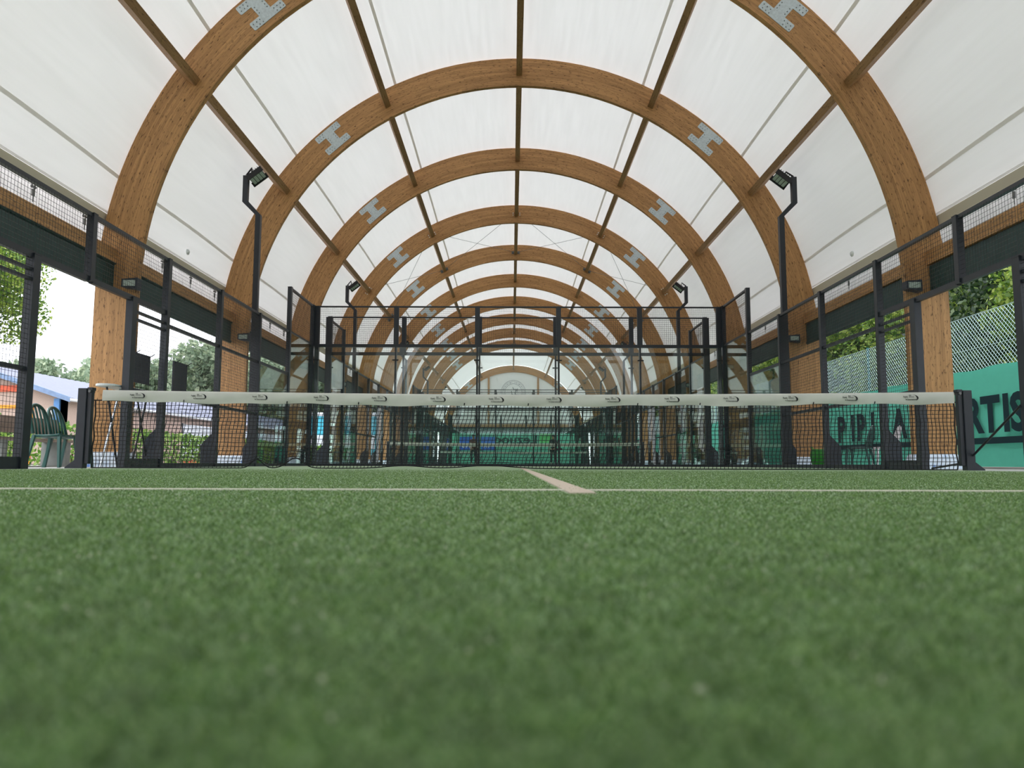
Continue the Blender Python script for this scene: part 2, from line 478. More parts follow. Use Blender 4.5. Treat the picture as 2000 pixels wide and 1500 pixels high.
# turf fibres close to the viewpoint
def turf():
    rng = np.random.default_rng(3)
    V = []
    for n in (300000, 300000):
        s0, s1 = math.sqrt(0.1), math.sqrt(8.6)
        d = (s0+(s1-s0)*rng.uniform(0, 1, n))**2
        d = d[rng.uniform(0, 1, n) < (8.6-d)/3.2]
        n = len(d)
        w = 0.0003+0.0010*d**0.75
        h = np.clip(0.0044*d**-0.2, 0.0025, 0.006)
        x = CX+rng.uniform(-1, 1, n)*np.minimum(d*0.78+0.14, 4.7)
        y = CY+d
        on_line = ((np.abs(y+6.95) < 0.034)) | ((np.abs(x) < 0.034) & (y > -7.16))
        ok = ~on_line; x, y, w, h = x[ok], y[ok], w[ok], h[ok]
        m = len(x)
        a = rng.uniform(0, 2*PI, m)
        ln = h*rng.uniform(0.5, 1.15, m); lean = rng.uniform(0.4, 2.2, m)*ln
        b = rng.uniform(0, 2*PI, m)
        P = np.stack([x, y, np.full(m, -0.0005)], 1)
        T = P+np.stack([np.cos(b)*lean, np.sin(b)*lean, ln], 1)
        s = np.stack([np.cos(a), np.sin(a), np.zeros(m)], 1)*(w*rng.uniform(0.6, 1.2, m)/2)[:, None]
        V.append(np.stack([P-s, P+s, T+s*0.5, T-s*0.5], 1))
    o = place('turf_pile', np_mesh('turf_pile', np.concatenate(V), 4, m_blade))
    tag(o, 'short green artificial turf fibres in the foreground', 'turf', kind='stuff')
    n = 4200
    d = np.sqrt(rng.uniform(0.12**2, 2.2**2, n)); x = CX+rng.uniform(-1, 1, n)*(d*0.78+0.14); y = CY+d
    r = rng.uniform(0.0003, 0.00085, n)
    z = rng.uniform(0.0015, 0.006, n)
    c = np.stack([x, y, z], 1)
    Q = []
    T = np.array([(1, 1, 1), (1, -1, -1), (-1, 1, -1), (-1, -1, 1)], float)
    for f in ((0, 1, 2), (0, 3, 1), (0, 2, 3), (1, 3, 2)):
        Q.append(np.stack([c+T[k]*r[:, None] for k in f], 1))
    o = place('sand_grain', np_mesh('sand_grain', np.concatenate(Q), 3, plain('pale_sand', srgb(192, 194, 166), 0.8)))
    tag(o, 'pale infill sand grains sprinkled over the near turf', 'sand', kind='stuff')
turf()

# ------------------------------------------------------------------ glulam arches
def arch_path():
    P = []
    for z in np.linspace(0, ZC, 6)[:-1]: P.append(((-1, 0), z, z))
    pts = []
    for z in np.linspace(0.0, ZC, 7)[:-1]: pts.append((-RO, z, -RI, z, z))
    nseg = 72
    for i in range(nseg+1):
        a = PI*i/nseg
        pts.append((-RO*math.cos(a), ZC+RO*math.sin(a), -RI*math.cos(a), ZC+RI*math.sin(a), ZC+a*6.22))
    Lt = ZC+PI*6.22
    for z in np.linspace(ZC, 0.0, 7)[1:]: pts.append((RO, z, RI, z, Lt+ZC-z))
    return pts
def arch_mesh():
    pts = arch_path()
    vs, fs, uvs = [], [], []
    for (xo, zo, xi, zi, s) in pts:
        vs += [(xo, 0, zo), (xi, 0, zi), (xi, TH, zi), (xo, TH, zo)]
    W = RO-RI
    for i in range(len(pts)-1):
        a, b = i*4, i*4+4
        s0, s1 = pts[i][4], pts[i+1][4]
        fs.append((a, b, b+1, a+1)); uvs.append([(s0, W), (s1, W), (s1, 0), (s0, 0)])
        fs.append((a+1, b+1, b+2, a+2)); uvs.append([(s0, 0), (s1, 0), (s1, 0.04), (s0, 0.04)])
        fs.append((a+2, b+2, b+3, a+3)); uvs.append([(s0, 1), (s1, 1), (s1, 1+W), (s0, 1+W)])
        fs.append((a+3, b+3, b, a)); uvs.append([(s0, W), (s1, W), (s1, W+0.04), (s0, W+0.04)])
    n = len(pts)*4
    fs.append((0, 1, 2, 3)); uvs.append([(0, 0)]*4)
    fs.append((n-1, n-2, n-3, n-4)); uvs.append([(0, 0)]*4)
    me = bpy.data.meshes.new('arch_rib')
    me.from_pydata(vs, [], fs)
    ul = me.uv_layers.new(name='UVMap')
    ul.data.foreach_set('uv', np.array([c for q in uvs for c in q], np.float32).ravel())
    me.update()
    me.materials.append(m_wood)
    return me

def wood_box(name, cx, cy, cz, dx, dy, dz, mat):
    """box in local axes with the grain along its longest axis"""
    b = MB().box((0, 0, 0), (dx, dy, dz))
    me = b.data(name, mat)
    ax = max(range(3), key=lambda i: (dx, dy, dz)[i]); ot = [i for i in range(3) if i != ax]
    ul = me.uv_layers.new(name='UVMap')
    off = rnd.random()*7
    for p in me.polygons:
        k = max(range(3), key=lambda i: abs(p.normal[i]))
        v = [i for i in ot if i != k][0] if k != ax else ot[0]
        for li in p.loop_indices:
            co = me.vertices[me.loops[li].vertex_index].co
            ul.data[li].uv = (co[ax]+off+cy*0.0, co[v]+0.3*k+0.5)
    return me

def plate_data():
    # I-shaped gang plate in local XZ (x along the arch, z radial), rounded corners
    hw, fh, ww, H = 0.322, 0.15, 0.117, 0.25
    r = 0.02
    P = [(-hw, -H), (hw, -H), (hw, -H+fh), (ww, -H+fh), (ww, H-fh), (hw, H-fh), (hw, H), (-hw, H), (-hw, H-fh), (-ww, H-fh), (-ww, -H+fh), (-hw, -H+fh)]
    out = []
    for i, (x, z) in enumerate(P):
        a = Vector(P[i-1]); c = Vector(P[(i+1) % len(P)]); p = Vector((x, z))
        if i in (3, 4, 9, 10): out.append((x, z)); continue
        u, v = (a-p).normalized(), (c-p).normalized()
        out += [tuple(p+u*r), tuple(p+(u+v)*r*0.3), tuple(p+v*r)]
    b = MB().prism(out, 'y', -0.008, 0.0)
    n0 = len(b.f)
    for sx in (-1, 1):
        for z in (-H+0.035, -H+0.1, H-0.035, H-0.1):
            for x in (0.275, 0.21, 0.145):
                b.box((sx*x+(0.02 if abs(z) > 0.15 else 0), -0.011, z), (0.016, 0.008, 0.016), Matrix.Rotation(0.6, 3, 'Y'))
        for z in (-0.06, 0.0, 0.06):
            b.box((sx*0.08, -0.011, z), (0.016, 0.008, 0.016))
    me = b.data('connector_plate', m_galv); me.materials.append(m_bolt)
    for q in me.polygons[n0:]: q.material_index = 1
    return me

def base_cover():
    b = MB()
    lo, hi = (0.40, 0.14), (0.335, 0.11)
    vs = []
    for z, (a, c) in ((0, lo), (0.20, hi), (0.225, (0.30, 0.09))):
        vs += [(-a, -c, z), (a, -c, z), (a, c, z), (-a, c, z)]
    fs = [(3, 2, 1, 0), (8, 9, 10, 11)]
    for i in range(2):
        for k in range(4): fs.append((i*4+k, i*4+(k+1) % 4, i*4+4+(k+1) % 4, i*4+4+k))
    b.add(vs, fs)
    return b.data('base_cover', m_wrap)

ARCHES = list(range(0, 11))+[13]
AM = arch_mesh(); PM = plate_data(); CM = base_cover()
PUR = [0.0, -28.6, 28.6, -56.4, 56.4]
cap_me = MB().lathe([(0.0, 0), (0.02, 0), (0.022, 0.012), (0.014, 0.022), (0.0, 0.024)], (0, 0, 0), 12).data('bolt_cap', m_capw)
brk = MB().bb(-0.05, 0.05, -0.012, 0, -0.06, 0.06).bb(-0.012, 0.012, -0.09, -0.012, -0.03, 0.03).tube([(-0.03, -0.07, 0), (0.03, -0.07, 0)], 0.018, 8)
brk_me = brk.data('cable_bracket', m_brk)
for k in ARCHES:
    lab = ('%s glued timber arch from the viewpoint, spanning all the courts' % ORD[k]) if k else 'glued timber arch overhead just above the top of the view'
    if k == 1: lab = 'nearest glued timber arch, its crown cut off by the top of the view'
    if k == 13: lab = 'last glued timber arch, framing the white gable with the round emblem'
    t = thing('timber_arch', lab, 'arch', (0, YK(k), 0), 0, 'glued timber roof arches')
    place('arch_rib', AM, t)
    for s in (-1, 1):
        a = s*math.radians(41.8)
        p = place('connector_plate', PM, t, (6.256*math.sin(a), 0, ZC+6.256*math.cos(a)), (0, a, 0))
        if k: place('base_cover', CM, t, (s*6.22, 0.06, 0))
    if k in (4, 9):
        for d in PUR:
            a = math.radians(d)
            for sx in (-1, 1):
                for rr in (6.19, 6.262):
                    x = rr*math.sin(a)+sx*0.117*math.cos(a); z = ZC+rr*math.cos(a)-sx*0.117*math.sin(a)
                    place('bolt_cap', cap_me, t, (x, 0, z), (PI/2, 0, 0))
    if k in (5, 10):
        for d in PUR:
            a = math.radians(d)
            for sx in (-1, 1):
                x = 6.22*math.sin(a)+sx*0.12*math.cos(a); z = ZC+6.22*math.cos(a)-sx*0.12*math.sin(a)
                place('cable_bracket', brk_me, t, (x, 0, z), (0, a, 0))

# purlins, eave beams, rolled side curtains between the arches
LN = SP-TH
pm = wood_box('roof_purlin', 0, 0, 0, 0.13, LN, 0.22, m_purlin)
em = wood_box('eave_beam', 0, 0, 0, 0.11, LN, 0.21, m_wood)
cb = MB()
cb.bb(-0.012, 0.012, -LN/2, LN/2, -0.22, 0.18)
cb.tube([(0, -LN/2, -0.23), (0, LN/2, -0.23)], 0.035, 10)
cb.tube([(0.02, -LN/2, 0.19), (0.02, LN/2, 0.19)], 0.02, 8)
curt_me = cb.data('side_curtain', m_curtain)
PNAME = {0.0: 'ridge', -28.6: 'upper left', 28.6: 'upper right', -56.4: 'lower left', 56.4: 'lower right'}
BAYS = list(zip(ARCHES[:-1], ARCHES[1:]))
def bayname(b): return 'between the %s and %s arches' % (ORD[b[0]], ORD[b[1]])
LL = 3*SP-TH
LONG = (wood_box('roof_purlin', 0, 0, 0, 0.13, LL, 0.22, m_purlin), wood_box('eave_beam', 0, 0, 0, 0.11, LL, 0.21, m_wood))
for b in BAYS:
    yc = (YK(b[0])+TH+YK(b[1]))/2
    if b[1] == 13:
        pm, em = LONG
        cb = MB().bb(-0.012, 0.012, -LL/2, LL/2, -0.22, 0.18).tube([(0, -LL/2, -0.23), (0, LL/2, -0.23)], 0.035, 10)
        curt_me = cb.data('side_curtain', m_curtain)
    for d in PUR:
        a = math.radians(d)
        o = place('roof_purlin', pm, None, (6.256*math.sin(a), yc, ZC+6.256*math.cos(a)), (0, a, 0))
        tag(o, 'brown timber %s purlin %s' % (PNAME[d], bayname(b)), 'purlin', 'timber roof purlins')
    for s in (-1, 1):
        sd = 'left' if s < 0 else 'right'
        o = place('eave_beam', em, None, (s*6.29, yc, 3.225)); tag(o, 'timber eave beam on the %s side %s' % (sd, bayname(b)), 'beam', 'timber eave beams')
        o = place('side_curtain', curt_me, None, (s*6.29, yc, 2.925)); tag(o, 'rolled dark green curtain under the %s eave %s' % (sd, bayname(b)), 'curtain', 'rolled side curtains')

# ------------------------------------------------------------------ membrane roof
def membrane():
    a0 = math.acos((3.93-ZC)/6.61)
    na = 96; ys = []
    for k in range(-2, 13):
        for j in range(12): ys.append(YK(k)+SP*j/12)
    ys = [y for y in ys if y >= Y0]+[YK(13)]
    vs, uv = [], []
    R = lambda y: 6.594-0.085*math.sin(PI*((y-YK(0)-TH/2)/SP % 1.0))**1.0
    for y in ys:
        for i in range(na+1):
            a = -a0+2*a0*i/na
            rr = R(y) if abs(a) < a0*0.97 else 6.594
            # short wrinkles that run out from each arch
            ph = ((y-YK(0))/SP) % 1.0
            e = math.exp(-min(ph, 1-ph)*7)
            rr += 0.006*e*math.sin(a*95+3*math.sin(a*17+y*0.2))
            vs.append((rr*math.sin(a), y, ZC+rr*math.cos(a))); uv.append((a*6.61, y))
    fs = [(j*(na+1)+i, j*(na+1)+i+1, (j+1)*(na+1)+i+1, (j+1)*(na+1)+i) for j in range(len(ys)-1) for i in range(na)]
    me = bpy.data.meshes.new('ceiling'); me.from_pydata(vs, [], fs)
    ul = me.uv_layers.new(name='UVMap')
    vi = np.empty(len(me.loops), np.int32); me.loops.foreach_get('vertex_index', vi)
    ul.data.foreach_set('uv', np.array(uv, np.float32)[vi].ravel())
    me.update(); me.materials.append(m_membrane)
    root = place('ceiling', me, smooth=True); tag(root, kind='structure')
    # welded seams
    for d in (-73.5, -49.3, -25.2, 25.2, 49.3, 73.5):
        a = math.radians(d); h = 0.03/6.6
        sv = []
        for y in ys:
            rr = R(y)-0.012
            for da in (-h, h): sv.append((rr*math.sin(a+da), y, ZC+rr*math.cos(a+da)))
        b = MB().add(sv, [(2*j, 2*j+1, 2*j+3, 2*j+2) for j in range(len(ys)-1)])
        b.build('seam', m_seam, root)
    clip = MB().bb(-0.012, 0.012, -0.02, 0.02, -0.12, -0.03).tube([(0, -0.03, -0.02), (0, -0.03, 0.05), (0, 0.03, 0.05), (0, 0.03, -0.02)], 0.008, 6).tube([(0, 0, -0.12), (0, 0, -0.2)], 0.006, 6).box((0, 0, 0.0), (0.03, 0.09, 0.02))
    cm = clip.data('clip', m_brk)
    for s in (-1, 1):
        x = s*6.49
        b = MB().bb(x-0.012, x+0.012, Y0, YK(13), 3.75, 3.93).tube([(x, Y0, 3.755), (x, YK(13), 3.755)], 0.025, 8)
        b.build('hem', m_hem, root)
        MB().bb(s*6.82-0.004, s*6.82+0.004, Y0, YK(13), 3.17, 4.02).add([(s*6.45, Y0, 3.96), (s*6.82, Y0, 4.02), (s*6.82, YK(13), 4.02), (s*6.45, YK(13), 3.96)], [(0, 1, 2, 3)]).build('outer_flap', m_flap, root)
        for bay in range(-1, 9):
            for q in range(4):
                place('clip', cm, root, (s*6.43, YK(bay)+TH+LN*(q+0.5)/4, 3.66))
membrane()

def gable(y, name, front):
    a0 = math.acos((3.69-ZC)/6.22)
    b = MB()
    P = [(6.22*math.sin(a), ZC+6.22*math.cos(a)) for a in np.linspace(-a0, a0, 49)]
    b.prism(P, 'y', y, y+0.004)
    o = b.build(name, m_membrane_plain); tag(o, kind='structure')
    return o
m_membrane_plain = sheet_mat('white_gable_fabric', (0.88, 0.88, 0.87, 1), 0.27)
wb = gable(YK(13)+TH+0.03, 'wall_back', False)
gable(Y0+0.05, 'wall_front', True)
yb = YK(13)+0.02
for s in (-1, 1):
    me = wood_box('gable_post', 0, 0, 0, 0.18, 0.13, 4.83, m_wood)
    o = place('gable_post', me, wb, (s*2.3, yb, 3.44+2.415))
    MB().bb(s*1.5-0.028, s*1.5+0.028, yb+0.15, yb+0.17, 3.7, 8.25).build('seam', m_seam, wb)
place('gable_beam', wood_box('gable_beam', 0, 0, 0, 11.8, 0.13, 0.265, m_wood), wb, (0, yb+0.05, 3.57))
o = MB().bb(-5.9, 5.9, yb, yb+0.03, 2.9, 3.42).tube([(-5.9, yb, 2.9), (5.9, yb, 2.9)], 0.06, 10).build('gable_curtain', m_curtain)
tag(o, 'rolled dark green curtain under the far white gable', 'curtain')
# round emblem printed on the gable
def ring(b, r0, r1, z0, y, n=72, a0=0, a1=2*PI, x0=0.0):
    vs = []
    for i in range(n+1):
        a = a0+(a1-a0)*i/n
        vs += [(x0+r0*math.cos(a), y, z0+r0*math.sin(a)), (x0+r1*math.cos(a), y, z0+r1*math.sin(a))]
    b.add(vs, [(2*i, 2*i+1, 2*i+3, 2*i+2) for i in range(n)])
b = MB(); ze = 6.68; ye = YK(13)+TH+0.02
for r0, r1 in ((1.0, 1.03), (0.92, 0.94), (0.70, 0.735)): ring(b, r0*FS, r1*FS, ze, ye)
for i in range(40):
    a = 2*PI*i/40
    if i % 10 in (0, ): continue
    b.box((0.92*math.cos(a), ye, ze+0.92*math.sin(a)), (0.07 if i % 3 else 0.12, 0.002, 0.03 if i % 2 else 0.08), Matrix.Rotation(-a+PI/2, 3, 'Y'))
# a standing figure swinging and a lower shape beside it, as faint strokes
for p in ([(0.1, -0.45), (0.14, -0.05), (0.22, 0.15), (0.18, 0.3)], [(0.22, 0.15), (0.02, 0.28), (-0.06, 0.42)], [(0.14, -0.05), (0.3, -0.3), (0.28, -0.5)], [(0.22, 0.18), (0.34, 0.32), (0.32, 0.08)], [(-0.16, 0.12), (-0.12, -0.1), (-0.22, -0.42)], [(-0.12, -0.1), (0.0, -0.24), (0.02, -0.44)], [(-0.3, -0.48), (0.4, -0.52)]):
    b.tube([(x*FS, ye, ze+z*FS) for x, z in p], 0.038, 6)
b.build('emblem', m_emblem, wb)['label'] = 'pale grey round emblem with a ring of lettering'

# brace cables between the fourth and fifth arches (and again further back)
def cables():
    A = [-56.4, -28.6, 0.0, 28.6, 56.4]
    nm = ['lower left', 'upper left', 'upper right', 'lower right']
    for k0, far in ((4, False), (9, True)):
        ya, ybb = YK(k0)+TH, YK(k0+1)-0.07
        for i in range(4):
            for j, (p, q) in enumerate(((A[i], A[i+1]), (A[i+1], A[i]))):
                s1 = 1.25 if p < q else -1.25
                a, c = math.radians(p+s1), math.radians(q-s1)
                o = MB().tube([(6.24*math.sin(a), ya, ZC+6.24*math.cos(a)), (6.24*math.sin(c), ybb, ZC+6.24*math.cos(c))], 0.007, 6).build('brace_cable', m_brk)
                tag(o, 'steel cable %s in %s roof cell between %s and %s arches' % ('slanting right' if j == 0 else 'slanting left', nm[i], ORD[k0], ORD[k0+1]), 'cable', 'steel brace cables')
cables()

# small fittings on the roof and on the arch legs
for s in (-1, 1):
    o = MB().lathe([(0.0, 0), (0.055, 0), (0.055, 0.02), (0.03, 0.04), (0, 0.042)], (0, 0, 0), 14).build('vent_patch', m_tabtop, None, (s*6.37, 5.70, 4.08))
    o.rotation_euler = (0, -s*PI/2, 0)
    tag(o, 'small round pale vent on the %s roof membrane above the fence' % ('left' if s < 0 else 'right'), 'vent')
for k in range(1, 7):
    for s in (-1, 1):
        t = thing('wall_light', 'grey box light on the %s leg of the %s arch' % ('left' if s < 0 else 'right', ORD[k]), 'light', (s*5.955, YK(k), 2.77), 0, 'grey box lights on arch legs')
        MB().prism([(-0.12, -0.05), (0.12, -0.09), (0.12, 0.09), (-0.12, 0.07)], 'y', -0.16, -0.01).build('housing', m_gusset, t)
        MB().bb(-0.09, 0.09, -0.166, -0.16, -0.04, 0.05).build('lens', m_lampglass, t)

# ------------------------------------------------------------------ court fences
H1, H2 = 2.95, 3.93
def side_fence():
    """local x = 0 is the fence line, outside is -x; runs along y from -10 to 10"""
    t = thing('court_fence', 'x', 'fence', (-5, 0, 0))
    pm_ = {}
    def post(y, z0, z1, wy=0.085, wx=0.085, foot=True):
        p = MB().bb(-wx, 0, y-wy/2, y+wy/2, z0, z1).bb(-wx-0.004, 0.004, y-wy/2-0.004, y+wy/2+0.004, z1-0.004, z1+0.004).build('post', m_steel, t)
        if foot:
            MB().prism([(-0.002, 0.0), (-0.27, 0.0), (-0.27, 0.34), (-0.25, 0.38), (-0.10, 0.54), (-0.002, 0.54)], 'y', y-0.008, y+0.008).build('gusset', m_gusset, p)
        return p
    for y in (2, 4, 6): post(y, 0, H1); post(-y, 0, H1)
    for y in (8, 10): post(y-(0.05 if y == 10 else 0), 0, H2, 0.1); post(-y+(0.05 if y == 10 else 0), 0, H2, 0.1)
    post(0, 2.15, H1, 0.085, 0.085, False)
    for y in (1.03, -1.03): post(y, 0, 2.18, 0.12, 0.09, False)
    def rail(y0, y1, z, h=0.045, d=0.05):
        MB().bb(-0.045-d/2, -0.045+d/2, y0, y1, z-h/2, z+h/2).build('rail', m_steel, t)
    for s in (1, -1):
        def sp(a, b): return (a, b) if s > 0 else (-b, -a)
        rail(*sp(8.05, 9.9), H1); rail(*sp(8.05, 9.9), H2-0.02)
        rail(*sp(6.04, 7.95), H1-0.02); rail(*sp(6.04, 7.95), 2.0, 0.06)
        for a, b in ((4.04, 5.96), (2.04, 3.96)):
            rail(*sp(a, b), H1-0.02); rail(*sp(a, b), 2.0); rail(*sp(a, b), 1.0)
        rail(*sp(1.09, 1.96), 2.02, 0.03); rail(*sp(1.09, 1.96), 1.92, 0.03); rail(*sp(1.09, 1.96), 1.0)
        rail(*sp(0.04, 1.96), H1-0.02); rail(*sp(0.04, 1.96), 2.17, 0.07)
        rail(*sp(1.09, 1.96), 0.06, 0.12)
        rail(*sp(2.04, 3.96), 0.03, 0.06); rail(*sp(4.04, 5.96), 0.03, 0.06); rail(*sp(6.04, 7.95), 0.03, 0.06); rail(*sp(8.05, 9.9), 0.03, 0.06)
        for a, b, z0, z1 in ((8.05, 9.9, H1, H2-0.03), (6.04, 7.95, 2.02, H1-0.03), (4.04, 5.96, 0.06, H1-0.03), (2.04, 3.96, 0.06, H1-0.03), (1.09, 1.96, 0.1, 2.15), (1.09, 1.96, 2.2, H1-0.03), (0.04, 1.05, 2.2, H1-0.03)):
            y0, y1 = sp(a, b)
            place('mesh_panel', weld_mesh(y1-y0, z1-z0), t, (-0.02, y0, z0), (0, 0, PI/2))
        for a, b, z1 in ((8.05, 9.93, H1-0.03), (6.04, 7.95, 1.96)):
            y0, y1 = sp(a, b)
            MB().bb(-0.03, -0.018, y0, y1, 0.06, z1).build('glass_pane', m_glass, t)
    return t

def end_fence():
    """local y = 0 is the fence line, outside is +y; runs along x from -5 to 5"""
    t = thing('end_fence', 'x', 'fence', (0, 10, 0))
    for x in (-5, -3, -1, 1, 3, 5):
        cx = x*0.99 if abs(x) == 5 else x
        MB().bb(cx-0.058, cx+0.058, 0.02, 0.12, H1-0.03, H2).build('post', m_steel, t)
        wv = 0.05 if abs(x) == 5 else 0.022
        p = MB().bb(cx-wv, cx+wv, 0.02, 0.14, 0, H1-0.03).build('mullion', m_steel, t)
        for z in (2.58, 0.42):
            MB().bb(cx-0.075, cx+0.075, -0.02, 0.0, z-0.016, z+0.016).build('clamp', m_black, t)
    MB().bb(-5, 5, 0.03, 0.09, H1-0.05, H1+0.03).build('rail', m_steel, t)
    MB().bb(-5, 5, 0.03, 0.07, H2-0.035, H2).build('rail', m_steel, t)
    MB().bb(-5, 5, 0.0, 0.06, 0, 0.05).build('rail', m_steel, t)
    for i in range(5):
        x0 = -5+2*i
        MB().bb(x0+0.012, x0+1.988, 0.002, 0.014, 0.05, H1-0.05).build('glass_pane', m_glass, t)
        place('mesh_panel', weld_mesh(1.88, H2-H1-0.06), t, (x0+0.06, 0.05, H1+0.03))
    return t
sf = side_fence(); ef = end_fence()
NC = ['near', 'second', 'farthest']
for i, yc in enumerate(COURTS):
    for s, nm in ((-1, 'left'), (1, 'right')):
        lab = 'dark steel and mesh fence with doorway along the %s side of the %s court' % (nm, NC[i])
        if i == 0 and s < 0: sf['label'] = lab; sf['group'] = 'padel court side fences'; continue
        copy_tree(sf, lab, (s*5, yc, 0), 0 if s < 0 else PI)
    for s in (1, -1):
        if i == 0 and s < 0: continue
        lab = 'glass and mesh %s wall of the %s court' % ('far end' if s > 0 else 'near end', NC[i])
        if i == 0: ef['label'] = 'glass and mesh end wall directly behind the near net'; ef['group'] = 'glass end walls'; continue
        copy_tree(ef, lab, (0, yc+s*10, 0), 0 if s > 0 else PI)

# floodlight poles
def flood():
    t = thing('floodlight_pole', 'x', 'floodlight', (-5, 6, 0))
    MB().sqtube([(-0.15, 0.06, 0), (-0.15, 0.06, 4.92), (-0.42, 0.06, 5.2), (-0.42, 0.06, 5.72)], 0.10).build('pole', m_steel, t)
    h = bpy.data.objects.new('lamp_head', None)
    rot = Matrix.Rotation(math.radians(-38), 3, 'Y')
    c = Vector((-0.18, 0.02, 5.68))
    b = MB()
    b.box(c+rot @ Vector((0, 0, 0.05)), (0.30, 0.34, 0.05), rot)
    for sy in (-0.18, 0.18): b.box(c+rot @ Vector((0, sy, 0.02)), (0.36, 0.025, 0.1), rot)
    for q in range(6): b.box(c+rot @ Vector((-0.12+0.048*q, 0, 0.09)), (0.012, 0.3, 0.05), rot)
    b.tube([(-0.42, 0.06, 5.74), (-0.30, 0.0, 5.86), c+rot @ Vector((-0.05, 0, 0.1))], 0.02, 6)
    b.tube([(-0.42, 0.06, 5.74), c+rot @ Vector((-0.16, -0.14, 0.05))], 0.018, 6)
    bpy.data.objects.remove(h)
    o = b.build('lamp_head', m_black, t)
    for q in range(4):
        MB().box(c+rot @ Vector((-0.108+0.072*q, 0, 0.012)), (0.06, 0.32, 0.03), rot).build('lens', m_lampglass, o)
    return t
fl = flood()
for i, yc in enumerate(COURTS):
    for yy in ((6,) if i == 0 else (-6, 6)):
        for s, nm in ((-1, 'left'), (1, 'right')):
            lab = 'black cranked floodlight pole on the %s side of the %s court%s' % (nm, NC[i], '' if i == 0 else (', nearer one' if yy < 0 else ', farther one'))
            if i == 0 and s < 0: fl['label'] = lab; fl['group'] = 'floodlight poles'; continue
            o = copy_tree(fl, lab, (s*5, yc+yy, 0), 0 if s < 0 else PI)
            if s > 0: o.location.y += 0.12

# ------------------------------------------------------------------ the net
def net_top(x): return 0.845+0.045*(abs(x)/5)**1.6
def net_mesh(y0=0.0, detail=True):
    nx, nz = 226, 17
    rng = np.random.default_rng(5)
    X = np.linspace(-4.88, 4.88, nx)
    P = np.zeros((nx, nz+1, 3))
    low = rng.uniform(-1, 1, nx)
    ker = np.ones(9)/9; low = np.convolve(low, ker, 'same')
    for j in range(nz+1):
        v = j/nz  # 0 bottom, 1 top
        top = np.array([net_top(x) for x in X])-0.12
        mid = np.exp(-((X+0.6)/3.2)**2)
        lean = 0.17*mid*(1-v)**1.1
        z = 0.008+(top-0.008)*v
        # slack gathers in the lower third of the middle
        z = z-0.05*mid*np.sin(PI*np.clip(v/0.55, 0, 1))*(v < 0.55)
        y = 0.035*np.sin(X*2.1)*(1-v)+0.05*mid*(1-v)
        bump = 0.0
        for c, hgt, wd in ((-2.93, 0.10, 0.085), (-2.49, 0.115, 0.13), (-0.25, 0.035, 0.35), (-1.2, 0.03, 0.3)):
            bump = bump+hgt*np.exp(-((X-c)/wd)**2)
        z = z+bump*np.exp(-v*7)
        x = X-lean+0.006*np.sin(X*9+j)
        P[:, j] = np.stack([x, np.full(nx, y0)+y+0.004*np.sin(j*1.3+X*3), np.maximum(z, 0.006)], 1)
    P[0, :, 0] += 0.02*np.sin(np.arange(nz+1)*PI)
    sg = []
    for j in range(nz+1): sg.append(np.stack([P[:-1, j], P[1:, j]], 1))
    for j in range(nz): sg.append(np.stack([P[:, j], P[:, j+1]], 1))
    return np.concatenate(sg), P
net = thing('padel_net', 'black court net with white printed tape across the near court', 'net', (0, 0, 0))
sg, NP = net_mesh()
place('netting', wires('netting', sg, 0.0044, m_net), net)
MB().tube([tuple(p) for p in NP[:, 0]], 0.006, 5).build('bottom_rope', m_net, net)
MB().tube([(x, 0.0, net_top(x)-0.118) for x in np.linspace(-4.9, 4.9, 60)], 0.007, 5).build('head_cord', m_net, net)
MB().tube([tuple(p) for p in NP[0]], 0.008, 5).build('side_rope', m_net, net)
MB().tube([tuple(p) for p in NP[-1]], 0.008, 5).build('side_rope', m_net, net)
def band():
    n = 240
    vs = []
    rows = 7
    for i in range(n+1):
        x = -4.80+9.68*i/n
        zt = net_top(x)
        sag = 0.012*math.sin((x+0.3)*PI/0.73)**2+0.006*math.sin(x*3.1)
        for j in range(rows):
            v = j/(rows-1)
            z = zt-v*(0.125+sag)
            y = -0.012-0.010*math.sin(v*PI)-0.006*math.sin(x*7+v*4)*v
            vs.append((x, y, z))
    for i in range(n+1):
        x = -4.80+9.68*i/n
        zt = net_top(x)
        for j in range(rows):
            v = j/(rows-1)
            vs.append((x, 0.012, zt-0.003-v*0.118))
    o2 = (n+1)*rows
    fs = []
    for i in range(n):
        for j in range(rows-1):
            a = i*rows+j
            fs.append((a, a+1, a+rows+1, a+rows)); fs.append((o2+a, o2+a+rows, o2+a+rows+1, o2+a+1))
        a = i*rows; fs.append((a, a+rows, o2+a+rows, o2+a))
    return MB().add(vs, fs).build('tape', m_band, net, smooth=True)
tape = band()
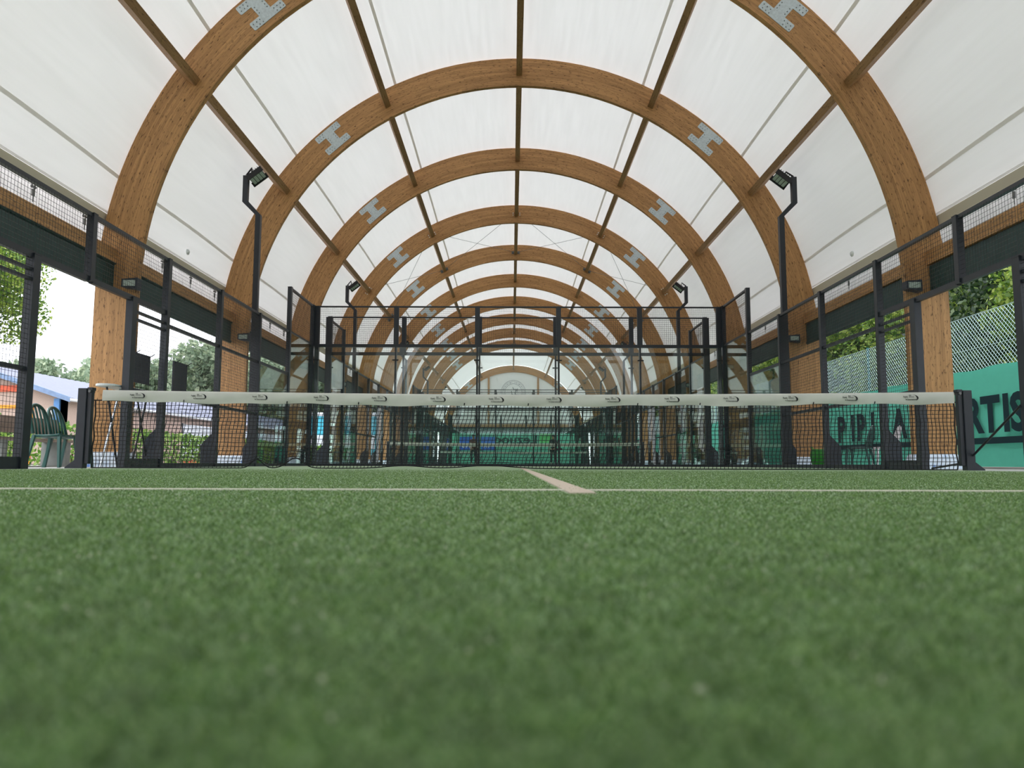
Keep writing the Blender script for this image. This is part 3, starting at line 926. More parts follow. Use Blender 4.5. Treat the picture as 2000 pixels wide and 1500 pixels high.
def logos():
    parts = []
    for body, size, wd, ox, oz in (('Padel', 0.026, 0.045, -0.092, 0.003), ('by', 0.026, 0.016, -0.066, -0.024), ('International', 0.0235, 0.098, -0.040, -0.027)):
        me = text_mesh(body, size, m_ink)
        v, f = me_verts(me)
        k = wd/max(p[0] for p in v)
        parts.append(([(p[0]*k+ox, -p[2], p[1]*k*1.2+oz) for p in v], f))
        bpy.data.meshes.remove(me)
    b = MB()
    for v, f in parts: b.add(v, f)
    b.bb(-0.0445, -0.043, -0.0005, 0.0005, -0.028, 0.014)
    for z in (0.003, 0.012):
        for q in range(7): b.bb(-0.026+0.0085*q, -0.021+0.0085*q, -0.0005, 0.0005, z, z+0.004)
    for q, h in enumerate((0.035, 0.028, 0.033)): b.bb(-0.026+0.009*q, -0.0225+0.009*q, -0.0005, 0.0005, 0.018, 0.018+h*0.5)
    # crescent
    vs = []
    n = 20
    for i in range(n+1):
        f = i/n
        a = math.radians(98)-math.radians(150)*f
        wd = 0.019*math.sin(PI*f**1.25)**0.8
        cx, cz = 0.018, -0.002
        vs += [(cx+0.062*math.cos(a), 0, cz+0.036*math.sin(a)), (cx+(0.062-wd)*math.cos(a), 0, cz+(0.036-wd*0.35)*math.sin(a))]
    b.add(vs, [(2*i, 2*i+1, 2*i+3, 2*i+2) for i in range(n)])
    me = b.data('logo', m_ink)
    us = [268, 388, 508, 628, 742, 857, 971, 1084, 1199, 1315, 1431, 1547, 1664, 1783]
    for u in us:
        x = CX+(u-1000)/1511.5*8.76+0.0
        o = place('logo', me, net, (x, -0.0285, net_top(x)-0.062))
logos()
for u in (358, 560, 700, 907, 1032, 1246, 1368, 1590, 1710):
    x = CX+(u-1000)/1511.5*8.76
    MB().tube([(x, -0.03, net_top(x)-0.128), (x+0.004, -0.034, net_top(x)-0.10)], 0.006, 6).build('tie', m_net, net)
for s in (-1, 1):
    t = thing('net_post', 'dark square net post with a foot plate at the %s end of the near net' % ('left' if s < 0 else 'right'), 'post', (s*4.965, 0, 0), 0, 'net posts of the near court')
    MB().bb(s*0.0, s*0.10, -0.05, 0.05, 0, 0.905).build('post', m_steel, t, bevel=0.006)
    MB().bb(-s*0.05, s*0.0, -0.03, 0.03, 0.05, 0.90).bb(-s*0.06, -s*0.0, -0.04, 0.04, 0.88, 0.915).build('winch_box', m_steel, t, bevel=0.004)
    MB().prism([(s*0.09, 0.0), (s*0.20, 0.0), (s*0.20, 0.012), (s*0.10, 0.09)], 'y', -0.05, 0.05).build('foot', m_steel, t)
    if s > 0:
        MB().tube([(0.07, -0.06, 0.17), (0.03, -0.98, 0.66)], 0.013, 8).build('stay', m_steel, t)
        MB().tube([(0.0, 0.06, 0.08), (-0.1, 0.5, 0.02)], 0.012, 6).build('strut', m_steel, t)
    MB().tube([(-s*0.03, -0.05, 0.87), (-s*0.03, 0.05, 0.87)], 0.016, 8).build('winch_spindle', m_brk, t)
# the nets of the two courts behind, simpler
for i, yc in ((1, 21.5), (2, 43.0)):
    t = thing('padel_net', 'black net with plain pale tape on the %s court' % NC[i], 'net', (0, yc, 0))
    nx = 120; sgs = []
    X = np.linspace(-4.9, 4.9, nx)
    for x in X: sgs.append([(x, 0, 0.02), (x, 0, net_top(x)-0.1)])
    for j in range(11): sgs.append([(-4.9, 0, 0.02+j*0.072), (4.9, 0, 0.02+j*0.072)])
    place('netting', wires('netting', np.array(sgs, float), 0.004, m_net), t)
    b = MB()
    for q in range(24):
        x0, x1 = -4.9+9.8*q/24, -4.9+9.8*(q+1)/24
        b.add([(x0, -0.01, net_top(x0)-0.12), (x1, -0.01, net_top(x1)-0.12), (x1, -0.01, net_top(x1)), (x0, -0.01, net_top(x0)), (x0, 0.01, net_top(x0)-0.12), (x1, 0.01, net_top(x1)-0.12), (x1, 0.01, net_top(x1)), (x0, 0.01, net_top(x0))], [(0, 1, 2, 3), (5, 4, 7, 6), (3, 2, 6, 7)])
    b.build('tape', m_band, t)
    for s in (-1, 1): MB().bb(s*4.92, s*5.02, -0.05, 0.05, 0, 0.93).build('post', m_steel, t)

# ------------------------------------------------------------------ furniture beside the court
def chair_data():
    seat = MB()
    n = 8
    prof = []
    vs = []
    for i in range(n+1):          # front (x=+) to back
        x = 0.21-0.42*i/n
        hw = 0.215-0.02*i/n
        z = 0.445+0.012*math.cos(PI*i/n*1.0)-0.01*math.sin(PI*i/n)
        for j in range(7):
            y = -hw+2*hw*j/6
            vs.append((x, y, z-0.012*math.cos(PI*(j/6-0.5))))
    m = len(vs)
    vs += [(x, y, z-0.018) for x, y, z in vs]
    fs = [(i*7+j, i*7+j+1, i*7+8+j, i*7+7+j) for i in range(n) for j in range(6)]
    fs += [tuple(m+q for q in f[::-1]) for f in fs]
    edge = [j for j in range(7)]+[i*7+6 for i in range(1, n+1)]+[n*7+j for j in range(5, -1, -1)]+[i*7 for i in range(n-1, 0, -1)]
    fs += [(edge[q], edge[(q+1) % len(edge)], m+edge[(q+1) % len(edge)], m+edge[q]) for q in range(len(edge))]
    seat.add(vs, fs)
    seat.tube([(0.2, -0.2, 0.43), (0.2, 0.2, 0.43)], 0.016, 6).tube([(0.2, -0.205, 0.43), (-0.2, -0.19, 0.43)], 0.016, 6).tube([(0.2, 0.205, 0.43), (-0.2, 0.19, 0.43)], 0.016, 6)
    back = MB()
    arc = []
    for i in range(17):
        a = PI*i/16
        y = -0.205*math.cos(a)*(1 if abs(math.cos(a)) < 0.98 else 1.0)
        z = 0.46+0.40*min(1, math.sin(a)**0.55 if math.sin(a) > 0 else 0)
        arc.append((-0.19-0.10*(z-0.46)/0.4-0.02*math.sin(a), y, z))
    back.tube(arc, [0.023]*17, 8)
    slats = []
    for y in (-0.115, -0.04, 0.04, 0.115):
        zt = 0.46+0.40*(1-(y/0.205)**2)**0.27
        slats.append(MB().tube([(-0.195, y, 0.445), (-0.225, y*1.02, 0.60), (-0.265, y, 0.74), (-0.305, y, zt)], 0.016, 6))
    legs = []
    for sx, sy in ((1, -1), (1, 1), (-1, -1), (-1, 1)):
        x0, y0 = (0.19 if sx > 0 else -0.18), sy*0.19
        x1, y1 = (0.23 if sx > 0 else -0.27), sy*0.225
        b = MB()
        b.add([(x0-0.025, y0-0.02, 0.44), (x0+0.025, y0-0.02, 0.44), (x0+0.025, y0+0.02, 0.44), (x0-0.025, y0+0.02, 0.44),
               (x1-0.018, y1-0.016, 0), (x1+0.018, y1-0.016, 0), (x1+0.018, y1+0.016, 0), (x1-0.018, y1+0.016, 0)],
              [(0, 1, 2, 3), (7, 6, 5, 4), (0, 4, 5, 1), (1, 5, 6, 2), (2, 6, 7, 3), (3, 7, 4, 0)])
        legs.append(b)
    return seat, back, slats, legs
def make_chair(label, mat, loc, rz, group):
    t = thing('plastic_chair', label, 'chair', loc, rz, group)
    seat, back, slats, legs = chair_data()
    seat.build('seat', mat, t, smooth=True)
    bk = back.build('backrest', mat, t, smooth=True)
    for s in slats: s.build('slat', mat, bk, smooth=True)
    for l in legs: l.build('leg', mat, t, bevel=0.005)
    t.scale = (0.92, 1, 1)
    return t
c1 = make_chair('green plastic chair nearest the left doorway, in front of the bench', m_chair, (-6.42, 1.86, -0.004), 0.0, 'green plastic chairs')
copy_tree(c1, 'second green plastic chair, behind the first one at the left doorway', (-6.50, 2.40, -0.004), 0.05)
copy_tree(c1, 'green plastic chair outside the right fence before the green banner', (6.85, 6.85, -0.03), 2.5)
make_chair('white plastic chair outside the right fence beside a green chair', m_chairw, (7.45, 7.0, -0.03), 2.9, None)

t = thing('garden_bench', 'weathered grey wooden bench on concrete legs behind the green chairs', 'bench', (-7.55, 3.1, -0.03))
MB().bb(-0.22, 0.2, -1.1, 1.1, 0.42, 0.46).build('seat', m_bench, t)
MB().bb(-0.25, -0.2, -1.1, 1.1, 0.55, 0.80).build('backrest', m_bench, t)
for y in (-0.85, 0.75):
    MB().prism([(-0.25, 0), (0.16, 0), (0.16, 0.42), (-0.19, 0.42), (-0.19, 0.78), (-0.25, 0.78)], 'y', y, y+0.12).build('leg', m_benchleg, t)

t = thing('folding_table', 'narrow white folding table with crossed legs in front of the first left arch', 'table', (-5.24, 1.46, -0.029))
top = []
for i in range(24):
    a = 2*PI*i/24
    top.append((0.125*math.cos(a), (0.56 if math.sin(a) >= 0 else -0.56)+0.12*math.sin(a)))
MB().prism(top, 'z', 1.045, 1.075).build('tabletop', m_tabtop, t, bevel=0.006)
MB().tube([(-0.03, -0.57, 0), (0.02, -0.26, 1.045)], 0.013, 8).tube([(-0.1, -0.57, 0.012), (0.08, -0.57, 0.012)], 0.012, 8).build('leg', m_chrome, t)
MB().tube([(0.02, -0.22, 0), (-0.02, -0.52, 1.045)], 0.012, 8).tube([(-0.08, -0.22, 0.012), (0.1, -0.22, 0.012)], 0.012, 8).build('leg', m_black, t)
MB().tube([(-0.03, 0.22, 0), (0.02, 0.50, 1.045)], 0.013, 8).tube([(-0.1, 0.22, 0.012), (0.08, 0.22, 0.012)], 0.012, 8).build('leg', m_black, t)
MB().tube([(0.02, 0.60, 0), (-0.02, 0.26, 1.045)], 0.012, 8).tube([(-0.08, 0.60, 0.012), (0.1, 0.60, 0.012)], 0.012, 8).build('leg', m_black, t)
MB().bb(-0.09, 0.09, 0.3, 0.5, 1.015, 1.045).build('bracket', m_black, t)
MB().tube([(0.0, -0.3, 0.86), (0.03, -0.24, 0.78), (0.0, 0.3, 0.78)], 0.006, 6).build('brace', m_chrome, t)

for y0, y1, z0, z1, lb in ((1.26, 1.78, 1.12, 1.52, 'dark notice board hung on the narrow mesh panel beside the left doorway'), (2.5, 3.0, 1.08, 1.56, 'grey notice board hung on the mesh right of the second left post')):
    t = thing('notice_board', lb, 'board', (-5.12, (y0+y1)/2, z0))
    h = (y1-y0)/2
    MB().bb(-0.015, 0.0, -h, h, 0, z1-z0).build('panel', m_board, t, bevel=0.004)
    for s in (-1, 1): MB().tube([(0.0, s*h*0.8, z1-z0-0.03), (0.08, s*h*0.8, z1-z0+0.02)], 0.006, 5).build('hook', m_black, t)

t = thing('plastic_tub', 'bright green round plastic tub beside the second right arch leg', 'tub', (5.48, 5.4, -0.004))
MB().lathe([(0.0, 0), (0.11, 0), (0.15, 0.08), (0.172, 0.2), (0.165, 0.29), (0.13, 0.345), (0.12, 0.345), (0.15, 0.28), (0.15, 0.1), (0, 0.03)], (0, 0, 0), 24).build('bowl', m_lime, t, smooth=True)
for s in (-1, 1): MB().tube([(s*0.13, -0.05, 0.33), (s*0.15, -0.03, 0.375), (s*0.15, 0.03, 0.375), (s*0.13, 0.05, 0.33)], 0.01, 6).build('handle', m_lime, t)
t = thing('plastic_tub', 'small blue plastic tub by the third right arch leg', 'tub', (5.40, 9.2, -0.004))
MB().lathe([(0.0, 0), (0.08, 0), (0.105, 0.1), (0.105, 0.2), (0.07, 0.245), (0, 0.25)], (0, 0, 0), 20).build('bowl', m_bluep, t, smooth=True)
MB().tube([(-0.08, 0, 0.23), (-0.05, 0, 0.28), (0.05, 0, 0.28), (0.08, 0, 0.23)], 0.008, 6).build('handle', m_bluep, t)
for z, dz, x, lb in ((1.02, 0.13, 6.44, 'topmost'), (0.80, 0.11, 6.47, 'middle'), (0.53, 0.12, 6.46, 'lowest')):
    o = MB().bb(x-0.13, x+0.08, YK(3)-0.006, YK(3)-0.001, z-dz/2, z+dz/2).build('notice_paper', m_paper)
    tag(o, '%s white notice pinned on the third right arch leg' % lb, 'notice', 'white notices')

# ------------------------------------------------------------------ right: chain link fence, banner, bank
t = thing('chain_link_fence', 'tall chain link fence on teal posts beyond the right side', 'fence', (9.0, 0, 0))
sg = []
y0, y1, z0, z1 = -3.0, 56.0, 1.75, 3.02
pitch = 0.1
H = z1-z0
for i in range(int((y1-y0+H)/pitch)):
    ya = y0-H+i*pitch
    a, b_ = max(ya, y0), min(ya+H, y1)
    if b_ > a:
        sg.append([(0, a, z0+(a-ya)), (0, b_, z0+(b_-ya))])
        sg.append([(0.004, a, z1-(a-ya)), (0.004, b_, z1-(b_-ya))])
place('chain_link', wires('chain_link', np.array(sg, float), 0.005, m_chain), t)
for z in (z1, 2.35): MB().tube([(0, y0, z), (0, y1, z)], 0.004, 5).build('tension_wire', m_chain, t)
for y in np.arange(-1.0, 56, 3.0):
    MB().tube([(0.04, y, -0.03), (0.04, y, 3.06)], 0.028, 8).build('post', m_fpost, t)
def ripple(x0, y0, y1, z0, z1, n=240):
    vs = []
    for i in range(n+1):
        y = y0+(y1-y0)*i/n
        for j in range(7):
            v = j/6
            vs.append((x0+0.012*math.sin(y*5.1+v)+0.006*math.sin(y*11.7), y, z0+(z1-z0)*v+(0.014*math.cos(y*2*PI/1.4) if j == 6 else 0)))
    return MB().add(vs, [(i*7+j, i*7+j+1, i*7+8+j, i*7+7+j) for i in range(n) for j in range(6)])
t = thing('windscreen_banner', 'green mesh windscreen with big dark lettering tied along the chain link fence', 'banner', (8.93, 0, 0))
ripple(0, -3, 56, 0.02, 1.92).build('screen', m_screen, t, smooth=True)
for ch, D in (('P', 21.75), ('I', 20.9), ('P', 20.55), ('I', 19.75), ('A', 18.6), ('P', 17.7), ('A', 16.35), ('R', 15.62), ('T', 15.06), ('I', 14.42), ('S', 14.18)):
    me = text_mesh(ch, 0.93, m_print, 0.035)
    o = place('letter', me, t, (-0.045, D*0.987+CY, 0.70), (PI/2, 0, -PI/2))
MB().bb(-0.042, -0.040, 0.0, 14.0, 0.46, 0.58).build('stripe', m_print, t)
o = MB().bb(7.4, 8.3, -2, 40, -0.03, 0.03).build('kerb', m_concrete); tag(o, 'pale concrete kerb at the foot of the right windscreen banner', 'kerb')

def leaf_cloud(n, centers, radii, size, seed, squash=1.0):
    rng = np.random.default_rng(seed)
    centers = np.array(centers, float); radii = np.array(radii, float)
    wgt = radii**2; wgt /= wgt.sum()
    idx = rng.choice(len(centers), n, p=wgt)
    d = rng.normal(size=(n, 3)); d /= np.linalg.norm(d, axis=1)[:, None]
    rr = radii[idx]*rng.uniform(0.25, 1.0, n)**0.45
    P = centers[idx]+d*rr[:, None]*np.array([1, 1, squash])
    nrm = d*0.6+rng.normal(size=(n, 3))*0.7; nrm /= np.linalg.norm(nrm, axis=1)[:, None]
    u = np.cross(nrm, rng.normal(size=(n, 3))); u /= np.linalg.norm(u, axis=1)[:, None]
    v = np.cross(nrm, u)
    s = size*rng.uniform(0.55, 1.25, n)[:, None]
    return np.stack([P-u*s, P-v*s*0.55-u*s*0.1, P+u*s, P+v*s*0.55-u*s*0.1], 1)
def clumps(seed, n, rx, ry, z0, z1, rmin, rmax):
    r = random.Random(seed); c = []; q = []
    for i in range(n):
        a = r.uniform(0, 2*PI); k = math.sqrt(r.random())
        z = r.uniform(z0, z1); f = math.sqrt(max(0.15, 1-((z-(z0+z1)/2)/((z1-z0)/2+0.4))**2))
        c.append((k*rx*f*math.cos(a), k*ry*f*math.sin(a), z)); q.append(r.uniform(rmin, rmax))
    return c, q
TREES = []
def tree(name, label, cat, loc, cl, n, leaf, mat, trunk_h, trunk_r, seed, group):
    t = thing(name, label, cat, loc, 0, group)
    c, q = cl
    place('foliage', np_mesh('foliage', leaf_cloud(n, c, q, leaf, seed), 4, mat), t)
    b = MB().tube([(0, 0, -0.1), (0.05, 0.03, trunk_h*0.5), (0.0, 0.08, trunk_h)], [trunk_r, trunk_r*0.8, trunk_r*0.55], 8)
    r = random.Random(seed)
    for p in r.sample(c, min(6, len(c))):
        b.tube([(0.02, 0.05, trunk_h*0.8), (p[0]*0.5, p[1]*0.5, (trunk_h*0.8+p[2])/2), p], [trunk_r*0.4, trunk_r*0.25, trunk_r*0.1], 5)
    b.build('trunk', m_trunk, t)
    return t
GR = 'trees and bushes on the right bank'
pr = [tree('bushy_tree', 'x', 'tree', (11.6, 0, 0), clumps(11, 44, 1.8, 2.3, 0.5, 5.0, 0.6, 1.0), 24000, 0.078, m_leafR, 2.2, 0.12, 21, GR),
      tree('bushy_tree', 'x', 'tree', (12.0, 4, 0), clumps(12, 44, 1.8, 2.3, 0.5, 5.6, 0.6, 1.1), 24000, 0.075, m_leafD, 2.4, 0.14, 22, GR)]
tn = 0
def bush_label(i, y, kind):
    od = ['first', 'second', 'third', 'fourth', 'fifth', 'sixth', 'seventh', 'eighth', 'ninth', 'tenth', 'eleventh', 'twelfth', 'thirteenth', 'fourteenth']
    return '%s %s bushy tree from the viewpoint, behind the right chain link fence' % (od[i], kind)
cnt = [0, 0]
for i in range(7):
    lb = '%s tall tree of the back row on the right bank, behind the bushy trees' % ['first', 'second', 'third', 'fourth', 'fifth', 'sixth', 'seventh'][i]
    if i == 0: tall = tree('tall_tree', lb, 'tree', (17.5, 1, 0), clumps(61, 60, 2.6, 3.6, 0.8, 9.0, 1.0, 1.7), 26000, 0.13, m_leafD, 3.5, 0.2, 63, 'tall back row trees on the right bank')
    else: copy_tree(tall, lb, (17.5+(i % 3)*0.5, 1+i*7.2, 0), i*2.1)
for i in range(19):
    kd = 1 if i % 3 == 0 else 0
    y = 0.5+i*2.9
    x = 11.3+0.7*((i*7) % 5)/5+(0.8 if kd else 0)
    lb = bush_label(cnt[kd], y, 'dark green' if kd else 'light green'); cnt[kd] += 1
    if cnt[kd] == 1: o = pr[kd]; o['label'] = lb; o.location = (x, y, 0)
    else: o = copy_tree(pr[kd], lb, (x, y, 0), rnd.uniform(0, 6))
    sc = rnd.uniform(0.92, 1.15); o.scale = (sc, sc, sc)

# ------------------------------------------------------------------ left: hedge, trees, building
rng = np.random.default_rng(9)
n = 26000
yy = -3+50*rng.uniform(0, 1, n)**1.35; xx = -9.15+rng.uniform(-0.42, 0.42, n); zz = rng.uniform(0.0, 0.84, n)
sel = (rng.uniform(0, 1, n) < 0.35) | (np.abs(xx+9.15) > 0.28) | (zz > 0.7)
P = np.stack([xx, yy, zz], 1)[sel]; m = len(P)
nn = rng.normal(size=(m, 3)); nn /= np.linalg.norm(nn, axis=1)[:, None]
u = np.cross(nn, rng.normal(size=(m, 3))); u /= np.linalg.norm(u, axis=1)[:, None]; v = np.cross(nn, u)
s = (0.045*rng.uniform(0.6, 1.3, m)*(1+np.maximum(0, P[:, 1]-8)/18))[:, None]
t = thing('hedge', 'low clipped green hedge running along the left side', 'hedge', (0, 0, 0))
place('foliage', np_mesh('foliage', np.stack([P-u*s, P-v*s*0.6, P+u*s, P+v*s*0.6], 1), 4, m_hedge), t)
b = MB()
for i in range(60):
    y = -2.5+i*0.8; b.tube([(-9.15, y, -0.03), (-9.15+rnd.uniform(-0.1, 0.1), y+0.1, 0.6)], 0.02, 5)
b.build('stem', m_trunk, t)
o = MB().bb(-8.2, -7.35, -3, 40, -0.03, 0.012).build('paving_strip', m_concrete); tag(o, 'pale paved strip between the left fence and the hedge', 'paving')

tree('leafy_tree', 'leafy tree hanging its branches over the left doorway', 'tree', (-17.2, 13.2, 0), clumps(31, 40, 3.6, 3.0, 3.9, 9.5, 0.7, 1.25), 42000, 0.068, m_leafR, 5.0, 0.25, 33, None)
tree('round_bush', 'dark round bush before the orange frame at far left', 'bush', (-18.6, 18.5, 0), clumps(41, 14, 0.8, 0.8, 0.5, 1.7, 0.35, 0.6), 3500, 0.09, m_leafR, 0.8, 0.06, 43, None)
GF = 'hazy trees behind the left building'
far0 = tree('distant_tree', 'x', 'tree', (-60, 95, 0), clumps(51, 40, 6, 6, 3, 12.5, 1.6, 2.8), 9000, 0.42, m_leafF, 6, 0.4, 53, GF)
spots = [(-64, 98, 1.0), (-56, 100, 1.08), (-50, 92, 0.95), (-47, 104, 1.1), (-41, 96, 1.0), (-73, 100, 1.05), (-36, 84, 1.0), (-31, 92, 1.1), (-27, 82, 0.9), (-23, 90, 0.95), (-19, 84, 0.85), (-15, 92, 0.8)]
od = ['leftmost', 'second', 'third', 'fourth', 'fifth', 'sixth', 'seventh', 'eighth', 'ninth', 'tenth', 'eleventh', 'rightmost']
for i, (x, y, sc) in enumerate(sorted(spots, key=lambda p: p[0]/(p[1]+8.8))):
    lb = '%s pale hazy tree in the row behind the left building' % od[i] + ('' if i in (0, 11) else ', counted from the left')
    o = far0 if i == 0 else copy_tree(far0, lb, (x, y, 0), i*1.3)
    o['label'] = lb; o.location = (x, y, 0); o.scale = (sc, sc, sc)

def building():
    t = thing('clubhouse', 'long low building with pebbledash walls and a lilac grey sheet roof', 'building', (0, 0, 0))
    xw, xr, xl, y0, y1 = -19.7, -24.2, -28.7, 25.0, 72.0
    ze, zr = 2.9, 4.55
    MB().prism([(xl, 0), (xw, 0), (xw, ze), (xr, zr-0.12), (xl, ze)], 'y', y0, y0+0.25).bb(xw-0.25, xw, y0, y1, 0, ze).bb(xl, xl+0.25, y0, y1, 0, ze).prism([(xl, 0), (xw, 0), (xw, ze), (xr, zr-0.12), (xl, ze)], 'y', y1-0.25, y1).build('wall', m_render, t)
    rb = MB()
    for s, xe in ((1, xw+0.35), (-1, xl-0.35)):
        n = 160
        vs = []
        for i in range(n+1):
            y = y0-0.35+(y1-y0+0.7)*i/n
            d = 0.025 if i % 2 else 0
            vs += [(xr, y, zr+d), (xe, y, ze-0.05+d)]
        rb.add(vs, [(2*i, 2*i+1, 2*i+3, 2*i+2) for i in range(n)])
    rb.build('roof', m_roofm, t)
    MB().prism([(xw+0.4, ze-0.22), (xw+0.4, ze), (xr, zr+0.02), (xr, zr-0.22)], 'y', y0-0.38, y0-0.3).prism([(xl-0.4, ze-0.22), (xl-0.4, ze), (xr, zr+0.02), (xr, zr-0.22)], 'y', y0-0.38, y0-0.3).build('fascia', m_fascia, t)
    MB().tube([(xw+0.38, y0-0.35, ze-0.12), (xw+0.38, y1, ze-0.12)], 0.07, 8).build('gutter', m_gutter, t)
    MB().bb(xw-0.42, xw-0.18, y0-0.12, y0-0.01, 0, ze-0.05).build('downpipe', m_pipe, t)
    MB().bb(-20.45, -20.0, y0-0.04, y0-0.005, 2.15, 2.42).build('sign', m_paper, t)
    MB().bb(-23.2, -21.05, y0-0.06, y0-0.005, 2.42, 2.56).bb(-21.17, -21.05, y0-0.06, y0-0.005, 0.0, 2.56).bb(-23.2, -23.08, y0-0.06, y0-0.005, 0.0, 2.56).build('door_frame', m_orange, t)
    MB().bb(-23.6, -21.6, y0-0.08, y0-0.005, 3.15, 3.42).build('sign', m_red, t)
building()
t = thing('panel_hoarding', 'white panel hoarding with a red foot stripe along the low building', 'hoarding', (0, 0, 0))
b = MB()
for i in range(14): b.bb(-17.02, -16.98, 31.0+i*2.4, 33.35+i*2.4, 0.25, 2.05)
b.build('panel', m_hoard, t)
MB().bb(-17.0, -16.96, 31, 64.6, 0.0, 0.25).build('stripe', m_red, t)
for i in range(15): MB().bb(-17.1, -17.02, 30.97+i*2.4, 31.03+i*2.4, -0.03, 2.1).build('post', m_steel, t)
t = thing('site_cabin', 'turquoise cabin with white roof edge outside the second court', 'cabin', (0, 0, 0))
MB().bb(-12.4, -8.4, 38, 44, 0.2, 2.9).build('body', m_turq, t)
MB().bb(-12.5, -8.3, 37.9, 44.1, 2.9, 3.12).build('roof_edge', m_hoard, t)
MB().bb(-12.4, -8.4, 37.97, 38.0, 0.9, 1.75).build('white_band', m_hoard, t)
MB().bb(-12.3, -8.5, 38.1, 43.9, -0.03, 0.2).build('base', m_steel, t)

# ------------------------------------------------------------------ far end
t = thing('windscreen_banner', 'green windscreen under the far gable with back-to-front dark lettering', 'banner', (0, YK(13)+0.9, 0))
vs = []
for i in range(121):
    x = -6.9+13.8*i/120
    for j in range(4): vs.append((x, 0.02*math.sin(x*4), 0.02+3.0*j/3))
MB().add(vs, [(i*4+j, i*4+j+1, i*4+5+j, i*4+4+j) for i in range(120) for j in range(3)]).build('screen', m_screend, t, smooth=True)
me = text_mesh('Lezuoo', 1.15, m_print, 0.03, 1.0)
w0 = max(v.co.x for v in me.vertices)
o = place('lettering', me, t, None, (PI/2, 0, 0)); o.scale = (-4.2/w0, 1, 1); o.location = (2.3, -0.035, 1.95)
b = MB()
sw = [(2.2-4.6*i/20, -0.04, 1.80+0.10*math.sin(PI*i/20)-0.12*i/20) for i in range(21)]
b.tube(sw, [0.012+0.05*math.sin(PI*i/20) for i in range(21)], 6)
b.build('swoosh', m_print, t)
me = text_mesh('padel', 0.5, m_print, 0.01)
o = place('lettering', me, t, (0.85, -0.04, 1.0), (PI/2, 0, 0)); o.scale = (-1, 1, 1)
for x0, x1, lb, tx in ((-5.0, -3.2, 'left blue signboard with white letters at the far end', 'UNI'), (-3.0, -1.6, 'right blue signboard with white letters at the far end', 'NI')):
    s_ = thing('signboard', lb, 'sign', ((x0+x1)/2, YK(13)+0.55, 0), 0, 'blue signboards at the far end')
    h = (x1-x0)/2
    MB().bb(-h, h, 0, 0.04, 1.3, 2.55).build('panel', m_bluesign, s_)
    place('lettering', text_mesh(tx, 0.55, m_paper, 0.01), s_, (-h+0.2, -0.004, 1.55), (PI/2, 0, 0))
    for q in (-1, 1): MB().bb(q*(h-0.1)-0.03, q*(h-0.1)+0.03, 0.04, 0.1, -0.03, 2.5).build('leg', m_steel, s_)
s_ = thing('signboard', 'lime green signboard at the far end right of the lettering', 'sign', (3.05, YK(13)+0.55, 0))
MB().bb(-0.6, 0.6, 0, 0.04, 2.0, 2.95).build('panel', m_limesign, s_)
for q in (-1, 1): MB().bb(q*0.5-0.03, q*0.5+0.03, 0.04, 0.1, -0.03, 2.9).build('leg', m_steel, s_)

t = thing('windscreen_banner', 'added unseen green screen behind the viewpoint, keeping bright sky out of the glass', 'banner', (0, Y0-0.9, 0))  # added out of view to block bright sky in the glass reflection
ripple(0, -7.2, 7.2, 0.02, 3.3, 60).build('screen', m_skyblock, t).rotation_euler = (0, 0, PI/2)

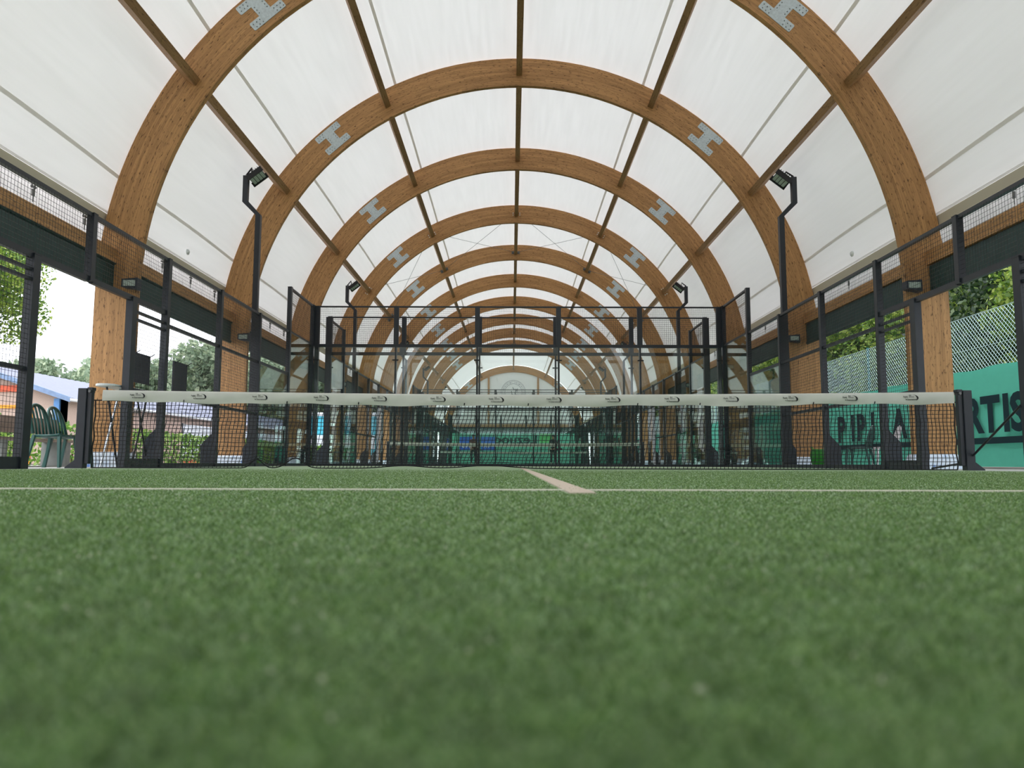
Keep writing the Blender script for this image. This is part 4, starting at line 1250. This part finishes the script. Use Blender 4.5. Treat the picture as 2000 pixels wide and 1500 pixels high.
# two players far away on the last court
def skin_mesh(name, V, E, R, root, mat, parent, sub=1):
    me = bpy.data.meshes.new(name); me.from_pydata(V, E, [])
    o = place(name, me, parent)
    md = o.modifiers.new('skin', 'SKIN')
    md.use_smooth_shade = True
    for i, r in enumerate(R):
        sv = me.skin_vertices[0].data[i]; sv.radius = (r, r); sv.use_root = (i == root)
    if sub: o.modifiers.new('sub', 'SUBSURF').levels = sub; o.modifiers['sub'].render_levels = sub
    bpy.context.view_layer.update()
    dg = bpy.context.evaluated_depsgraph_get()
    me2 = bpy.data.meshes.new_from_object(o.evaluated_get(dg))
    o.modifiers.clear(); o.data = me2
    me2.materials.clear(); me2.materials.append(mat)
    return o
def person(label, loc, rz, shirt, legs):
    t = thing('person', label, 'person', loc, rz)
    V = [(0, 0, 0.95), (0, 0, 1.12), (0, 0.0, 1.32), (0, 0.01, 1.46), (0, 0.0, 1.53), (0, -0.02, 1.62), (0, -0.015, 1.71)]
    R = [0.14, 0.125, 0.145, 0.075, 0.052, 0.088, 0.075]
    Ed = [(0, 1), (1, 2), (2, 3), (3, 4), (4, 5), (5, 6)]
    def chain(p0, pts, rs):
        prev = p0
        for p, r in zip(pts, rs):
            V.append(p); R.append(r); Ed.append((prev, len(V)-1)); prev = len(V)-1
        return prev
    for s in (-1, 1):
        chain(0, [(s*0.10, 0, 0.86), (s*0.12, -0.03, 0.50), (s*0.13, 0.02, 0.09), (s*0.14, -0.10, 0.04)], [0.09, 0.058, 0.04, 0.035])
        wr = chain(3, [(s*0.18, 0, 1.43), (s*0.24, 0.0, 1.15), (s*0.22, -0.14, 0.94)], [0.058, 0.042, 0.03])
        pl = chain(wr, [(s*0.22, -0.18, 0.89)], [0.032])
        for k, (dx, ln) in enumerate(((-0.03, 0.07), (-0.01, 0.085), (0.01, 0.08), (0.03, 0.06))):
            chain(pl, [(s*0.22+dx, -0.20, 0.87-ln*0.4), (s*0.22+dx, -0.19, 0.87-ln)], [0.009, 0.008])
        chain(pl, [(s*0.18, -0.2, 0.87), (s*0.175, -0.21, 0.84)], [0.010, 0.008])
    skin_mesh('body', V, Ed, R, 0, m_skin, t)
    V2 = [(0, 0, 0.87), (0, 0, 1.12), (0, 0, 1.33), (0, 0.01, 1.44), (-0.18, 0, 1.43), (-0.225, 0, 1.26), (0.18, 0, 1.43), (0.225, 0, 1.26)]
    skin_mesh('shirt', V2, [(0, 1), (1, 2), (2, 3), (3, 4), (4, 5), (3, 6), (6, 7)], [0.172, 0.15, 0.165, 0.09, 0.075, 0.06, 0.075, 0.06], 2, shirt, t)
    V3 = [(0, 0, 0.98)]; R3 = [0.16]; E3 = []
    for s in (-1, 1):
        n0 = len(V3)
        V3 += [(s*0.10, 0, 0.86), (s*0.12, -0.03, 0.50), (s*0.13, 0.02, 0.12)]; R3 += [0.105, 0.075, 0.06]; E3 += [(0, n0), (n0, n0+1), (n0+1, n0+2)]
    skin_mesh('trousers', V3, E3, R3, 0, legs, t)
    MB().lathe([(0.0, 0.0), (0.08, 0.01), (0.098, 0.06), (0.085, 0.12), (0.04, 0.155), (0, 0.16)], (0, 0.012, 1.64), 14).build('hair', m_hair, t, smooth=True)
    fc = MB().box((0, -0.112, 1.635), (0.02, 0.03, 0.035)); fc.build('nose', m_skin, t)
    for s in (-1, 1): MB().lathe([(0, 0), (0.012, 0.006), (0, 0.012)], (s*0.033, -0.10, 1.655), 8).build('eye', m_hair, t)
    for s in (-1, 1): MB().bb(s*0.14-0.045, s*0.14+0.045, -0.19, 0.07, 0.0, 0.075).build('shoe', m_capw, t, bevel=0.02)
    return t
person('person in a maroon top and dark trousers standing on the farthest court, left one', (-2.4, 37.0, 0), 0.3, m_maroon, m_navy)
person('person in dark clothes standing on the farthest court, right one', (2.3, 37.0, 0), -0.5, m_navy, m_navy)
